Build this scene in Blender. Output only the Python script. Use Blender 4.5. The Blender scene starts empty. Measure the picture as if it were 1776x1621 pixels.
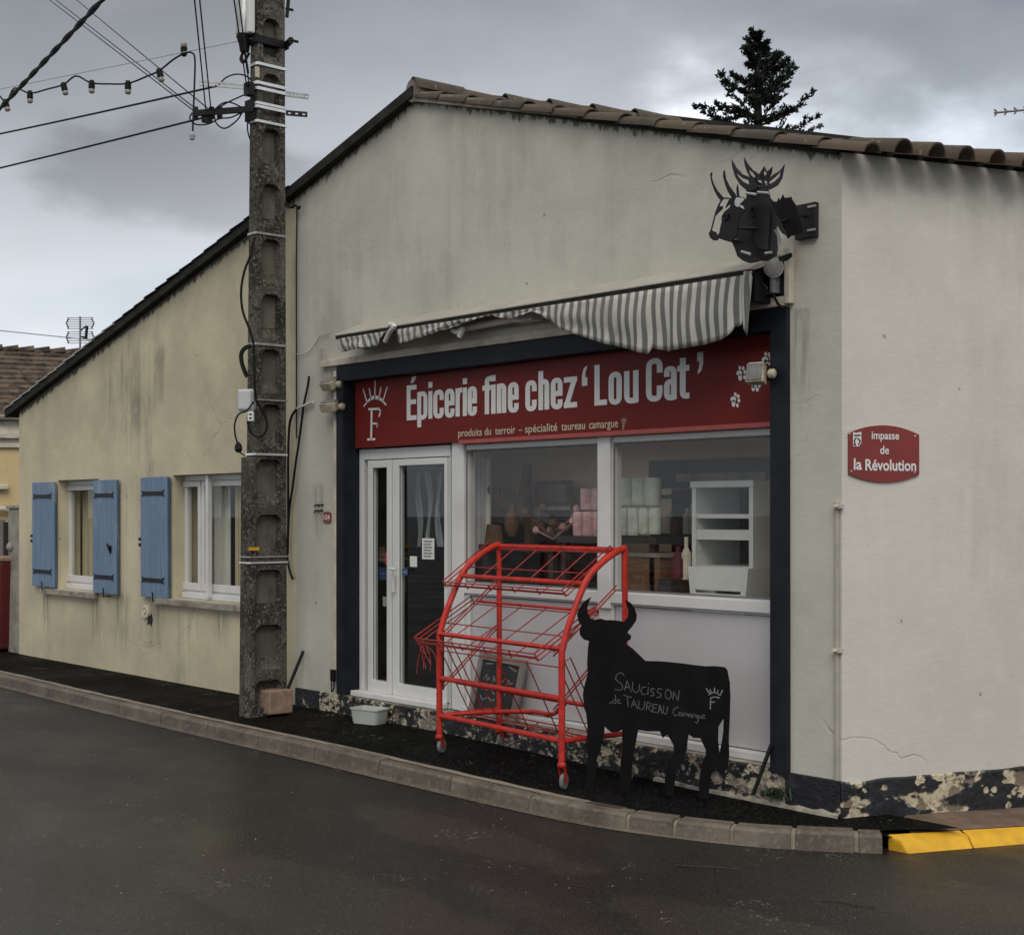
import bpy, bmesh, math, random
from math import sin, cos, pi, atan2, sqrt, radians
from mathutils import Vector, Matrix, noise
from mathutils.geometry import tessellate_polygon
random.seed(7)
SC = bpy.context.scene
COL = SC.collection

# ------------------------------------------------------------------ camera
# world: x along the shop front (to the right), y into the building, z up; the building corner is the origin
FOC, CX, CY = 2500.0, 888.0, 887.0           # focal length, centre column and horizon row in photograph pixels
PSI = atan2(2500, 2196)
RV = Vector((cos(PSI), sin(PSI), 0)); DV = Vector((-sin(PSI), cos(PSI), 0))
_d0 = FOC * 1.75 / 507
CAM = Vector((0, 0, 1.75)) - RV * ((1460 - CX) / FOC * _d0) - DV * _d0
cd = bpy.data.cameras.new('camera'); cam = bpy.data.objects.new('camera', cd); COL.objects.link(cam)
cam.location = CAM; cam.rotation_euler = (pi / 2, 0, PSI)
cd.sensor_width = 36; cd.lens = 36 * FOC / 1776; cd.shift_y = (887 - 810.5) / 1776
cd.clip_start = 0.05; cd.clip_end = 2000
SC.camera = cam

# ------------------------------------------------------------------ sky, sun, exposure
SUN_DIR = Vector((0.60, -0.50, 0.78)).normalized()
W = bpy.data.worlds.new('World'); SC.world = W; W.use_nodes = True
nt = W.node_tree; nt.nodes.clear()
def wn(t, **k):
    n = nt.nodes.new(t)
    for a, b in k.items(): setattr(n, a, b)
    return n
L = nt.links.new
out = wn('ShaderNodeOutputWorld'); tc = wn('ShaderNodeTexCoord')
sky = wn('ShaderNodeTexSky', sky_type='NISHITA', sun_disc=False)
sky.sun_elevation = math.asin(SUN_DIR.z); sky.sun_rotation = atan2(SUN_DIR.x, SUN_DIR.y)
b1 = wn('ShaderNodeBackground'); b1.inputs[1].default_value = 0.06; L(sky.outputs[0], b1.inputs[0])
sep = wn('ShaderNodeSeparateXYZ'); L(tc.outputs['Generated'], sep.inputs[0])
mp = wn('ShaderNodeMapping'); mp.inputs['Scale'].default_value = (1, 1, 1.9); mp.inputs['Location'].default_value = (3.1, 1.7, .25)
L(tc.outputs['Generated'], mp.inputs[0])
n1 = wn('ShaderNodeTexNoise'); n1.inputs['Scale'].default_value = 2.1; n1.inputs['Detail'].default_value = 7; n1.inputs['Roughness'].default_value = .5
n1.inputs['Distortion'].default_value = .25
L(mp.outputs[0], n1.inputs['Vector'])
n2 = wn('ShaderNodeTexNoise'); n2.inputs['Scale'].default_value = 7.5; n2.inputs['Detail'].default_value = 6; n2.inputs['Roughness'].default_value = .5
L(mp.outputs[0], n2.inputs['Vector'])
def wmath(op, a, b, clamp=False):
    m = wn('ShaderNodeMath', operation=op); m.use_clamp = clamp
    for i, v in enumerate((a, b)):
        if hasattr(v, 'is_output'): L(v, m.inputs[i])
        else: m.inputs[i].default_value = v
    return m.outputs[0]
# elevation brightness: pale near the horizon, grey overcast from about 15 degrees up
rp = wn('ShaderNodeValToRGB'); e = rp.color_ramp.elements
e[0].position = 0.0; e[0].color = (.66, .69, .72, 1); e[1].position = 1.0; e[1].color = (.70, .69, .665, 1)
for p, c in ((.07, (.62, .655, .69)), (.16, (.50, .535, .57)), (.25, (.39, .415, .445)), (.34, (.25, .265, .288)), (.42, (.27, .283, .305)), (.62, (.60, .59, .57))):
    q = e.new(p); q.color = (*c, 1)
L(sep.outputs[2], rp.inputs[0])
mixv = wmath('ADD', wmath('MULTIPLY', n1.outputs[0], .7), wmath('MULTIPLY', n2.outputs[0], .3))
cr = wn('ShaderNodeValToRGB'); e = cr.color_ramp.elements
e[0].position = .34; e[0].color = (.70, .72, .76, 1); e[1].position = .66; e[1].color = (1.55, 1.46, 1.45, 1)
q = e.new(.47); q.color = (.95, .96, .98, 1); q = e.new(.57); q.color = (1.16, 1.13, 1.13, 1)
L(mixv, cr.inputs[0])
mul = wn('ShaderNodeMix', data_type='RGBA', blend_type='MULTIPLY'); mul.inputs['Factor'].default_value = 1
L(rp.outputs[0], mul.inputs['A']); L(cr.outputs[0], mul.inputs['B'])
def lobe(d, lo, hi, amount, sz):      # soft cloud mass round the sky direction d, broken up by noise
    mq = wn('ShaderNodeMapping'); mq.inputs['Scale'].default_value = (1, 1, sz); L(tc.outputs['Generated'], mq.inputs[0])
    vd = wn('ShaderNodeVectorMath', operation='DISTANCE'); L(mq.outputs[0], vd.inputs[0]); vd.inputs[1].default_value = (d.x, d.y, d.z * sz)
    r_ = wn('ShaderNodeMapRange'); r_.interpolation_type = 'SMOOTHSTEP'; L(wmath('ADD', vd.outputs['Value'], wmath('MULTIPLY', wmath('SUBTRACT', .5, mixv), 1.1)), r_.inputs[0])
    r_.inputs[1].default_value = hi; r_.inputs[2].default_value = lo
    return wmath('MULTIPLY', r_.outputs[0], amount)
def dirpx(px, py): return (DV + RV * ((px - CX) / FOC) + Vector((0, 0, (CY - py) / FOC))).normalized()
lit = wmath('ADD', 1.0, wmath('ADD', lobe(dirpx(1570, 110), .0, .16, .55, 1.5), lobe(dirpx(1700, 235), .02, .19, .95, 1.8)))
lit = wmath('SUBTRACT', lit, wmath('ADD', lobe(dirpx(330, 305), .0, .085, .24, 3.2), lobe(dirpx(60, 20), .0, .27, .34, 1.6)))
gain = wn('ShaderNodeVectorMath', operation='SCALE'); L(mul.outputs['Result'], gain.inputs[0]); L(lit, gain.inputs['Scale'])
b2 = wn('ShaderNodeBackground'); b2.inputs[1].default_value = 1.0; L(gain.outputs[0], b2.inputs[0])
mx = wn('ShaderNodeMixShader'); mx.inputs[0].default_value = .94
L(b1.outputs[0], mx.inputs[1]); L(b2.outputs[0], mx.inputs[2]); L(mx.outputs[0], out.inputs[0])
sd = bpy.data.lights.new('sun', 'SUN'); sd.energy = 1.1; sd.angle = radians(38); sd.color = (1, .95, .87)
so = bpy.data.objects.new('sun', sd); COL.objects.link(so)
so.rotation_euler = (-SUN_DIR).to_track_quat('-Z', 'Y').to_euler(); so.location = (3, -8, 12)
VS = SC.view_settings
VS.view_transform = 'Standard'; VS.look = 'None'; VS.gamma = 1; VS.use_curve_mapping = False; VS.exposure = 0.46

# ------------------------------------------------------------------ helpers: photograph pixel -> point on a known plane
def ray(px, py): return DV + RV * ((px - CX) / FOC) + Vector((0, 0, (CY - py) / FOC))
def F(px, py, y=0.0):
    r = ray(px, py); return CAM + r * ((y - CAM.y) / r.y)
def Xp(px, py, x):
    r = ray(px, py); return CAM + r * ((x - CAM.x) / r.x)
def H(px, py, z):
    r = ray(px, py); return CAM + r * ((z - CAM.z) / r.z)
def Dp(px, py, depth): return CAM + ray(px, py) * depth
A2 = PSI + radians(21.7)
W2 = Vector((cos(A2), sin(A2), 0)); N2 = Vector((sin(A2), -cos(A2), 0))     # side wall direction and outward normal
def S(px, py, off=0.0):
    r = ray(px, py); t = (N2 * off - CAM).dot(N2) / r.dot(N2); return CAM + r * t
def fx(px, y=0.0): return F(px, 887, y).x

# ------------------------------------------------------------------ mesh builder
class MB:
    def __init__(s, M=None): s.v = []; s.f = []; s.M = M
    def add(s, vs, fs):
        o = len(s.v)
        s.v += [(s.M @ Vector(p)) if s.M else Vector(p) for p in vs]
        s.f += [tuple(i + o for i in f) for f in fs]; return s
    def box(s, x0, x1, y0, y1, z0, z1):
        return s.add([(x0,y0,z0),(x1,y0,z0),(x1,y1,z0),(x0,y1,z0),(x0,y0,z1),(x1,y0,z1),(x1,y1,z1),(x0,y1,z1)],
                     [(0,3,2,1),(4,5,6,7),(0,1,5,4),(1,2,6,5),(2,3,7,6),(3,0,4,7)])
    def hexa(s, b, t):      # bottom quad and top quad, both counter-clockwise from above
        return s.add(list(b) + list(t), [(3,2,1,0),(4,5,6,7),(0,1,5,4),(1,2,6,5),(2,3,7,6),(3,0,4,7)])
    def prism(s, outer, holes, fn, t0, t1):   # 2D outline (with holes) pushed through fn(a, b, t) between t0 and t1
        loops = [list(outer)] + [list(h) for h in holes]
        tri = tessellate_polygon([[Vector((a, b, 0)) for a, b in l] for l in loops])
        pts = [p for l in loops for p in l]; n = len(pts)
        vs = [fn(a, b, t0) for a, b in pts] + [fn(a, b, t1) for a, b in pts]
        fs = [tuple(t) for t in tri] + [tuple(i + n for i in reversed(t)) for t in tri]
        o = 0
        for l in loops:
            m = len(l)
            for i in range(m):
                j = (i + 1) % m; fs.append((o + i, o + j, o + j + n, o + i + n))
            o += m
        return s.add(vs, fs)
    def xz(s, outer, y0, y1, holes=()):
        return s.prism(outer, holes, lambda a, b, t: (a, t, b), y0, y1)
    def tube(s, pts, r, n=6, caps=True, closed=False):
        pts = [Vector(p) for p in pts]; m = len(pts); vs = []; fs = []
        rr = r if isinstance(r, (list, tuple)) else [r] * m
        up = None
        for i, p in enumerate(pts):
            if closed: t = pts[(i + 1) % m] - pts[i - 1]
            else: t = pts[min(i + 1, m - 1)] - pts[max(i - 1, 0)]
            t = t.normalized() if t.length > 1e-9 else Vector((0, 0, 1))
            if up is None: up = Vector((0, 0, 1)) if abs(t.z) < .9 else Vector((1, 0, 0))
            a = t.cross(up)
            if a.length < 1e-4: a = t.cross(Vector((0, 1, 0)))
            a.normalize(); b = a.cross(t).normalized(); up = b
            for k in range(n):
                q = 2 * pi * k / n; vs.append(p + (a * cos(q) + b * sin(q)) * rr[i])
        for i in range(m if closed else m - 1):
            j = (i + 1) % m
            for k in range(n):
                l = (k + 1) % n; fs.append((i*n+k, i*n+l, j*n+l, j*n+k))
        if caps and not closed: fs += [tuple(range(n - 1, -1, -1)), tuple((m-1)*n + k for k in range(n))]
        return s.add(vs, fs)
    def lathe(s, prof, c, axis=(0, 0, 1), n=14):
        q = Vector((0, 0, 1)).rotation_difference(Vector(axis).normalized()); c = Vector(c); vs = []; fs = []
        for r, h in prof:
            for k in range(n):
                a = 2 * pi * k / n; vs.append(c + q @ Vector((r * cos(a), r * sin(a), h)))
        m = len(prof)
        for i in range(m - 1):
            for k in range(n):
                l = (k + 1) % n; fs.append((i*n+k, i*n+l, (i+1)*n+l, (i+1)*n+k))
        fs += [tuple(range(n - 1, -1, -1)), tuple((m-1)*n + k for k in range(n))]
        return s.add(vs, fs)
    def build(s, name, m, parent=None, smooth=False, bevel=0, kind=None, label=None, fix=True):
        org = Vector((0, 0, 0)); q = parent
        while q is not None: org += q.location; q = q.parent
        me = bpy.data.meshes.new(name); me.from_pydata([v - org for v in s.v], [], s.f)
        if fix:
            bm = bmesh.new(); bm.from_mesh(me); bmesh.ops.recalc_face_normals(bm, faces=bm.faces); bm.to_mesh(me); bm.free()
        me.materials.append(m); o = bpy.data.objects.new(name, me); COL.objects.link(o)
        if parent: o.parent = parent
        if smooth:
            me.polygons.foreach_set('use_smooth', [True] * len(me.polygons))
            try: me.set_sharp_from_angle(angle=radians(40))
            except Exception: pass
        if bevel:
            b = o.modifiers.new('bevel', 'BEVEL'); b.width = bevel; b.segments = 2; b.limit_method = 'ANGLE'; b.angle_limit = radians(40)
        if kind: o['kind'] = kind
        if label: o['label'] = label
        return o
def tag(o, label, cat, group=None):
    o['label'] = label; o['category'] = cat
    if group: o['group'] = group
    return o
def thing(name, loc, label, cat, group=None):
    o = bpy.data.objects.new(name, None); COL.objects.link(o); o.location = loc; o.empty_display_size = .1
    return tag(o, label, cat, group)
def setting(name, loc=(0, 0, 0)):
    o = bpy.data.objects.new(name, None); COL.objects.link(o); o.location = loc; o['kind'] = 'structure'; return o
def copy_tree(o, delta, label=None):
    c = o.copy(); COL.objects.link(c); c.location = o.location + Vector(delta)
    if label: c['label'] = label
    def rec(a, b):
        for ch in [k for k in a.children]:
            d = ch.copy(); COL.objects.link(d); d.parent = b; rec(ch, d)
    rec(o, c)
    return c
def spline(pts, k=6):     # smooth curve through points
    P = [Vector(p) for p in pts]; P = [P[0] * 2 - P[1]] + P + [P[-1] * 2 - P[-2]]; o = []
    for i in range(1, len(P) - 2):
        for j in range(k):
            t = j / k; a, b, c, d = P[i-1:i+3]
            o.append(.5 * ((2*b) + (c - a) * t + (2*a - 5*b + 4*c - d) * t*t + (3*b - a - 3*c + d) * t**3))
    return o + [P[-2]]

# ------------------------------------------------------------------ materials
class NT:
    def __init__(s, name):
        s.m = bpy.data.materials.new(name); s.m.use_nodes = True; s.t = s.m.node_tree; s.t.nodes.clear()
        s.out = s.n('ShaderNodeOutputMaterial'); s.p = s.n('ShaderNodeBsdfPrincipled'); s.l(s.p.outputs[0], s.out.inputs[0])
        s.tc = s.n('ShaderNodeTexCoord'); s.co = s.tc.outputs['Object']
    def n(s, t, **k):
        q = s.t.nodes.new(t)
        for a, b in k.items(): setattr(q, a, b)
        return q
    def l(s, a, b): s.t.links.new(a, b)
    def set(s, i, v):
        if hasattr(v, 'is_output'): s.l(v, i)
        elif isinstance(v, tuple) and len(v) == 3 and i.type == 'RGBA': i.default_value = (*v, 1)
        else: i.default_value = v
    def math(s, op, a, b=0.0, clamp=False):
        q = s.n('ShaderNodeMath', operation=op); q.use_clamp = clamp; s.set(q.inputs[0], a); s.set(q.inputs[1], b); return q.outputs[0]
    def noise(s, scale, detail=4, rough=.55, stretch=None, off=None, dist=0):
        co = s.co
        if stretch or off:
            mp = s.n('ShaderNodeMapping'); s.l(co, mp.inputs[0])
            if stretch: mp.inputs['Scale'].default_value = stretch
            if off: mp.inputs['Location'].default_value = off
            co = mp.outputs[0]
        q = s.n('ShaderNodeTexNoise'); s.l(co, q.inputs['Vector'])
        q.inputs['Scale'].default_value = scale; q.inputs['Detail'].default_value = detail; q.inputs['Roughness'].default_value = rough
        q.inputs['Distortion'].default_value = dist
        return q.outputs[0]
    def ramp(s, v, lo, hi):
        q = s.n('ShaderNodeMapRange'); q.interpolation_type = 'SMOOTHSTEP'
        s.set(q.inputs[0], v); q.inputs[1].default_value = lo; q.inputs[2].default_value = hi; return q.outputs[0]
    def mix(s, f, a, b, mode='MIX'):
        q = s.n('ShaderNodeMix', data_type='RGBA', blend_type=mode)
        s.set(q.inputs['Factor'], f); s.set(q.inputs['A'], a); s.set(q.inputs['B'], b); return q.outputs['Result']
    def xyz(s):
        q = s.n('ShaderNodeSeparateXYZ'); s.l(s.co, q.inputs[0]); return q.outputs
    def bump(s, h, strength=.3, dist=.01):
        q = s.n('ShaderNodeBump'); q.inputs['Strength'].default_value = strength; q.inputs['Distance'].default_value = dist
        s.l(h, q.inputs['Height']); s.l(q.outputs[0], s.p.inputs['Normal'])
    def done(s, col, rough=.8, metal=0.0, spec=.4):
        s.set(s.p.inputs['Base Color'], col); s.set(s.p.inputs['Roughness'], rough); s.set(s.p.inputs['Metallic'], metal)
        s.p.inputs['Specular IOR Level'].default_value = spec; return s.m

def plain(name, col, rough=.6, var=.12, scale=9, bump=.12, bscale=90, spec=.4, metal=0.0, rand=0.0, dirt=0.0, dcol=(.05, .045, .035), stretch=None):
    t = NT(name); a = tuple(min(1, c * (1 + var)) for c in col); b = tuple(c * (1 - var) for c in col)
    c = t.mix(t.ramp(t.noise(scale, 5, .6, stretch), .3, .7), b, a)
    if dirt: c = t.mix(t.math('MULTIPLY', t.ramp(t.noise(scale * .6, 8, .7, off=(4, 7, 2)), .5, .72), dirt), c, dcol)
    if rand:
        oi = t.n('ShaderNodeObjectInfo'); hs = t.n('ShaderNodeHueSaturation')
        t.l(t.math('ADD', t.math('MULTIPLY', oi.outputs['Random'], 2 * rand), 1 - rand), hs.inputs['Value']); t.l(c, hs.inputs['Color']); c = hs.outputs[0]
    rr = t.math('ADD', t.math('MULTIPLY', t.noise(scale * 2, 4), .2), rough - .1)
    if bump: t.bump(t.noise(bscale, 4), bump, .004)
    return t.done(c, rr, metal, spec)

def plaster(name, base, alt, stain, streak=.45, roofline=None, eave=None, speck=.5, damp=.0, drips=()):
    t = NT(name); X, Y, Z = t.xyz()
    c = t.mix(t.ramp(t.noise(.9, 7, .6), .35, .68), base, alt)
    c = t.mix(t.math('MULTIPLY', t.ramp(t.noise(5, 6, .6, off=(9, 1, 3)), .5, .75), .25), c, tuple(v * 1.18 for v in base))
    st = t.ramp(t.math('ADD', t.math('MULTIPLY', t.noise(1.0, 7, .62, (6.5, 6.5, .5), dist=.4), .5), t.math('MULTIPLY', t.noise(2.2, 7, .65, (1, 1, .7), (6, 2, 4)), .5)), .45, .66)
    big = t.ramp(t.noise(.55, 4, .5, off=(3, 3, 1)), .40, .62)
    c = t.mix(t.math('MULTIPLY', t.math('MULTIPLY', st, big), streak), c, stain)
    pale = t.ramp(t.noise(1.0, 6, .6, (9, 9, .6), (5, 2, 8)), .58, .78)
    c = t.mix(t.math('MULTIPLY', pale, .18), c, tuple(min(1, v * 1.35) for v in base))
    if damp:   # grey-green rising damp with a ragged top
        dm = t.ramp(t.math('SUBTRACT', t.noise(1.0, 7, .65, (3, 3, .9), (2, 8, 1)), t.math('MULTIPLY', Z, .55)), .12, .45)
        c = t.mix(t.math('MULTIPLY', dm, damp), c, tuple(v * .62 for v in alt))
    for x0, z0, ln, w_ in drips:      # dirt run down from a sill end or a fixing
        wob = t.math('MULTIPLY', t.math('SUBTRACT', t.noise(3.5, 5, .6), .5), .12)
        ax_ = t.math('ABSOLUTE', t.math('ADD', t.math('SUBTRACT', X, x0), wob)); dz_ = t.math('SUBTRACT', z0, Z)
        mk_ = t.math('MULTIPLY', t.ramp(ax_, w_, w_ * .2), t.math('MULTIPLY', t.ramp(dz_, -.01, .02), t.ramp(dz_, ln, ln * .1)))
        c = t.mix(t.math('MULTIPLY', mk_, t.math('MULTIPLY', t.ramp(t.noise(1.0, 6, .6, (22, 22, 2)), .35, .65), .75)), c, tuple(v * .75 for v in stain))
    # pin holes and chips
    vo = t.n('ShaderNodeTexVoronoi'); t.l(t.co, vo.inputs['Vector']); vo.inputs['Scale'].default_value = 3.2; vo.inputs['Randomness'].default_value = 1
    sp = t.math('MULTIPLY', t.ramp(t.math('SUBTRACT', t.noise(26, 3), t.math('MULTIPLY', vo.outputs['Distance'], 3.5)), .36, .44), speck)
    c = t.mix(sp, c, (.10, .095, .08))
    # hairline cracks
    vc = t.n('ShaderNodeTexVoronoi', feature='DISTANCE_TO_EDGE'); wv = t.n('ShaderNodeMixRGB'); wv.inputs[0].default_value = .16
    ns = t.n('ShaderNodeTexNoise'); ns.inputs['Scale'].default_value = 4; ns.inputs['Detail'].default_value = 6; t.l(t.co, ns.inputs['Vector'])
    t.l(t.co, wv.inputs[1]); t.l(ns.outputs['Color'], wv.inputs[2]); t.l(wv.outputs[0], vc.inputs['Vector']); vc.inputs['Scale'].default_value = .8
    ck = t.math('MULTIPLY', t.ramp(vc.outputs['Distance'], .006, .001), t.ramp(t.noise(.8, 3, off=(1, 6, 4)), .56, .66))
    c = t.mix(t.math('MULTIPLY', ck, .20), c, (.12, .11, .09))
    if roofline:   # ragged black mould hanging under the verge
        x0, z0, sl, sr = roofline
        d = t.math('SUBTRACT', t.math('SUBTRACT', z0, Z), t.math('MAXIMUM', t.math('MULTIPLY', t.math('SUBTRACT', x0, X), sl), t.math('MULTIPLY', t.math('SUBTRACT', X, x0), sr)))
        rag = t.noise(1.0, 8, .7, (15, 15, 4))
        mk = t.ramp(t.math('SUBTRACT', rag, t.math('MULTIPLY', d, 3.2)), .26, .36)
        c = t.mix(t.math('MULTIPLY', mk, .88), c, (.035, .034, .03))
        soft = t.ramp(t.math('SUBTRACT', t.noise(2.5, 5), t.math('MULTIPLY', d, 1.1)), .05, .5)
        c = t.mix(t.math('MULTIPLY', soft, .28), c, tuple(v * .5 for v in stain))
    if eave is not None:  # eave shadow and grime painted together into the wall colour, fading downward
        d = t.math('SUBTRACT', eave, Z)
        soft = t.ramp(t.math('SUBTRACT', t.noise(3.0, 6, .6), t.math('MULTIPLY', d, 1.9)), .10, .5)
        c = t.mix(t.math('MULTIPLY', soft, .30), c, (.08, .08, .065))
    h = t.math('ADD', t.math('MULTIPLY', t.noise(110, 4, .6), .30), t.math('ADD', t.math('MULTIPLY', t.noise(1.0, 5, .6, (9, 9, 22), (3, 1, 2)), .35), t.noise(2.6, 5, .6)))
    h = t.math('SUBTRACT', h, t.math('ADD', t.math('MULTIPLY', sp, .8), t.math('MULTIPLY', ck, .6)))
    t.bump(h, .42, .014)
    return t.done(c, t.math('ADD', t.math('MULTIPLY', t.noise(4, 4), .2), .72), 0, .25)

def peel(name, cover=.5, scale=3.6, bcol=(.016, .017, .020), cream=(.56, .49, .35), stone=(.17, .135, .10), fine_=.3, spots=0.0):
    t = NT(name)
    big = t.noise(scale, 5, .55, (1, 1, 1.4), dist=.3); fn = t.noise(scale * 6, 8, .7, off=(2, 9, 4), dist=.6)
    n1 = t.math('ADD', t.math('MULTIPLY', big, 1 - fine_), t.math('MULTIPLY', fn, fine_))
    if spots:
        vo = t.n('ShaderNodeTexVoronoi'); t.l(t.co, vo.inputs['Vector']); vo.inputs['Scale'].default_value = 17
        n1 = t.math('ADD', n1, t.math('MULTIPLY', t.ramp(vo.outputs['Distance'], .30, .12), t.math('MULTIPLY', t.ramp(t.noise(5, 3, off=(8, 1, 1)), .48, .6), spots)))
    n2 = t.math('ADD', t.math('MULTIPLY', t.noise(scale * 1.6, 6, .6, off=(7, 3, 5), dist=.4), .65), t.math('MULTIPLY', t.noise(scale * 9, 6, .7, off=(1, 1, 5)), .35))
    under = t.mix(t.ramp(n2, .49, .525), cream, stone)
    under = t.mix(t.math('MULTIPLY', t.ramp(t.noise(34, 7, .7), .46, .66), .6), under, (.20, .165, .115))
    blk = t.mix(t.math('MULTIPLY', t.ramp(t.noise(16, 8, .7), .5, .72), .55), bcol, tuple(v * 3.2 for v in bcol))
    k = t.ramp(n1, cover - .010, cover + .010)
    rim_ = t.math('MULTIPLY', t.ramp(n1, cover - .045, cover - .012), t.math('SUBTRACT', 1.0, k))
    c = t.mix(t.math('MULTIPLY', rim_, .5), t.mix(k, blk, under), (.07, .066, .058))
    t.bump(t.math('ADD', t.math('MULTIPLY', k, -1.0), t.math('MULTIPLY', t.noise(24, 7, .65), .8)), 1.0, .022)
    return t.done(c, t.math('ADD', t.math('MULTIPLY', k, .3), .55), 0, .3)

def peelskin(name, cream, stone, paint=(.016, .017, .020)):
    t = NT(name); at = t.n('ShaderNodeAttribute'); at.attribute_name = 'bare'
    k = t.ramp(at.outputs['Fac'], .45, .75); edge = t.math('MULTIPLY', t.ramp(at.outputs['Fac'], .12, .3), t.math('SUBTRACT', 1.0, k))
    n2 = t.math('ADD', t.math('MULTIPLY', t.noise(4.5, 6, .6, off=(7, 3, 5), dist=.4), .65), t.math('MULTIPLY', t.noise(26, 6, .7, off=(1, 1, 5)), .35))
    u = t.mix(t.ramp(n2, .495, .525), cream, stone); u = t.mix(t.math('MULTIPLY', t.ramp(t.noise(40, 7, .7), .46, .66), .65), u, (.19, .155, .11)); u = t.mix(t.math('MULTIPLY', t.ramp(t.noise(13, 6, .7, off=(4, 1, 1)), .55, .68), .5), u, (.09, .085, .07))
    b = t.mix(t.math('MULTIPLY', t.ramp(t.noise(18, 8, .7), .5, .72), .6), paint, tuple(v * 3.4 for v in paint))
    c = t.mix(t.math('MULTIPLY', edge, .7), t.mix(k, b, u), (.12, .115, .10))
    t.bump(t.noise(60, 7, .65), .7, .008)
    return t.done(c, t.math('ADD', t.math('MULTIPLY', k, .3), .5), 0, .35)

def asphalt(name, a, b, wet=.5, r0=.34, r1=.7, scale=1.0, wear=None, wetspot=None, spec=.34, patches=()):
    t = NT(name)
    big = t.noise(.35 * scale, 6, .6, (1, 1.7, 1)); mid = t.noise(2.2 * scale, 6, .65)
    c = t.mix(t.ramp(big, .36, .66), a, b)
    c = t.mix(t.math('MULTIPLY', t.ramp(mid, .45, .7), .45), c, tuple(v * 1.25 for v in b))
    if wear: c = t.mix(t.math('MULTIPLY', t.ramp(t.noise(.5, 7, .65, (1, 2.4, 1), (4, 9, 0)), .50, .72), .5), c, wear)
    for k_, (px_, py_, rx_, ry_) in enumerate(patches):     # worn and re-laid patches
        X, Y, Z = t.xyz(); ex = t.math('DIVIDE', t.math('SUBTRACT', X, px_), rx_); ey = t.math('DIVIDE', t.math('SUBTRACT', Y, py_), ry_)
        dd = t.math('ADD', t.math('SQRT', t.math('ADD', t.math('MULTIPLY', ex, ex), t.math('MULTIPLY', ey, ey))), t.math('MULTIPLY', t.math('SUBTRACT', t.noise(2.6, 6, .6), .5), 1.3))
        c = t.mix(t.math('MULTIPLY', t.ramp(dd, 1.05, .80), .55), c, (.040, .031, .024) if k_ % 3 < 2 else (.010, .0095, .009))
    vo = t.n('ShaderNodeTexVoronoi'); t.l(t.co, vo.inputs['Vector']); vo.inputs['Scale'].default_value = 120
    sp = t.n('ShaderNodeSeparateColor'); t.l(vo.outputs['Color'], sp.inputs[0])
    c = t.mix(t.math('MULTIPLY', t.ramp(sp.outputs[0], .84, 1.0), .28), c, (.13, .12, .105))
    c = t.mix(t.math('MULTIPLY', t.ramp(sp.outputs[1], .7, 1.0), .6), c, tuple(v * .35 for v in a))
    lit = t.math('MULTIPLY', t.ramp(t.math('SUBTRACT', t.noise(38, 2), t.noise(3, 3)), .27, .30), .35)
    c = t.mix(lit, c, (.26, .245, .21))
    rr = t.math('ADD', t.math('MULTIPLY', t.ramp(t.noise(.6 * scale, 5, .6, (1, 1.5, 1), (2, 5, 0)), .35, .65), r1 - r0), r0)
    if wetspot:      # film of standing rain water on one part of the road
        X, Y, Z = t.xyz(); dx = t.math('SUBTRACT', X, wetspot[0]); dy = t.math('SUBTRACT', Y, wetspot[1])
        d = t.math('SQRT', t.math('ADD', t.math('MULTIPLY', dx, dx), t.math('MULTIPLY', dy, dy)))
        wm_ = t.ramp(t.math('SUBTRACT', d, t.math('MULTIPLY', t.noise(1.1, 6, .6), 2.0)), 2.3, -.2)
        rr = t.math('SUBTRACT', rr, t.math('MULTIPLY', wm_, .30))
    t.bump(t.math('ADD', t.math('MULTIPLY', vo.outputs['Distance'], 1.0), t.math('MULTIPLY', t.noise(9, 5), .5)), .5 * wet + .25, .006)
    if wetspot: t.set(t.p.inputs['Normal'].links[0].from_node.inputs['Strength'], t.math('SUBTRACT', .5 * wet + .25, t.math('MULTIPLY', wm_, .40)))
    return t.done(c, rr, 0, spec)

def glassm(name, ior=1.75, tint=(.80, .84, .83), rough=.0):
    t = NT(name); t.t.nodes.remove(t.p)
    fr = t.n('ShaderNodeFresnel'); fr.inputs[0].default_value = ior
    tr = t.n('ShaderNodeBsdfTransparent'); tr.inputs[0].default_value = (*tint, 1)
    gl = t.n('ShaderNodeBsdfGlossy'); gl.inputs['Roughness'].default_value = rough
    ge = t.n('ShaderNodeNewGeometry'); fac = t.math('MULTIPLY', fr.outputs[0], t.math('SUBTRACT', 1.0, ge.outputs['Backfacing']))
    mxs = t.n('ShaderNodeMixShader'); t.l(fac, mxs.inputs[0]); t.l(tr.outputs[0], mxs.inputs[1]); t.l(gl.outputs[0], mxs.inputs[2])
    t.l(mxs.outputs[0], t.out.inputs[0]); return t.m

def striped(name):     # grey and off-white awning cloth, stripes follow the cloth's own u coordinate
    t = NT(name); q = t.n('ShaderNodeSeparateXYZ'); t.l(t.tc.outputs['UV'], q.inputs[0])
    fr = t.math('FRACT', t.math('DIVIDE', q.outputs[0], .078))
    k = t.math('MULTIPLY', t.ramp(fr, .44, .52), t.ramp(fr, 1.0, .93))
    c = t.mix(k, (.50, .485, .44), (.145, .148, .14))
    c = t.mix(t.math('MULTIPLY', t.ramp(t.noise(5, 7, .65, (1, 1, .6)), .46, .72), .45), c, (.17, .16, .13))
    t.bump(t.noise(40, 5), .25, .004); return t.done(c, .9, 0, .1)

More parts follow.
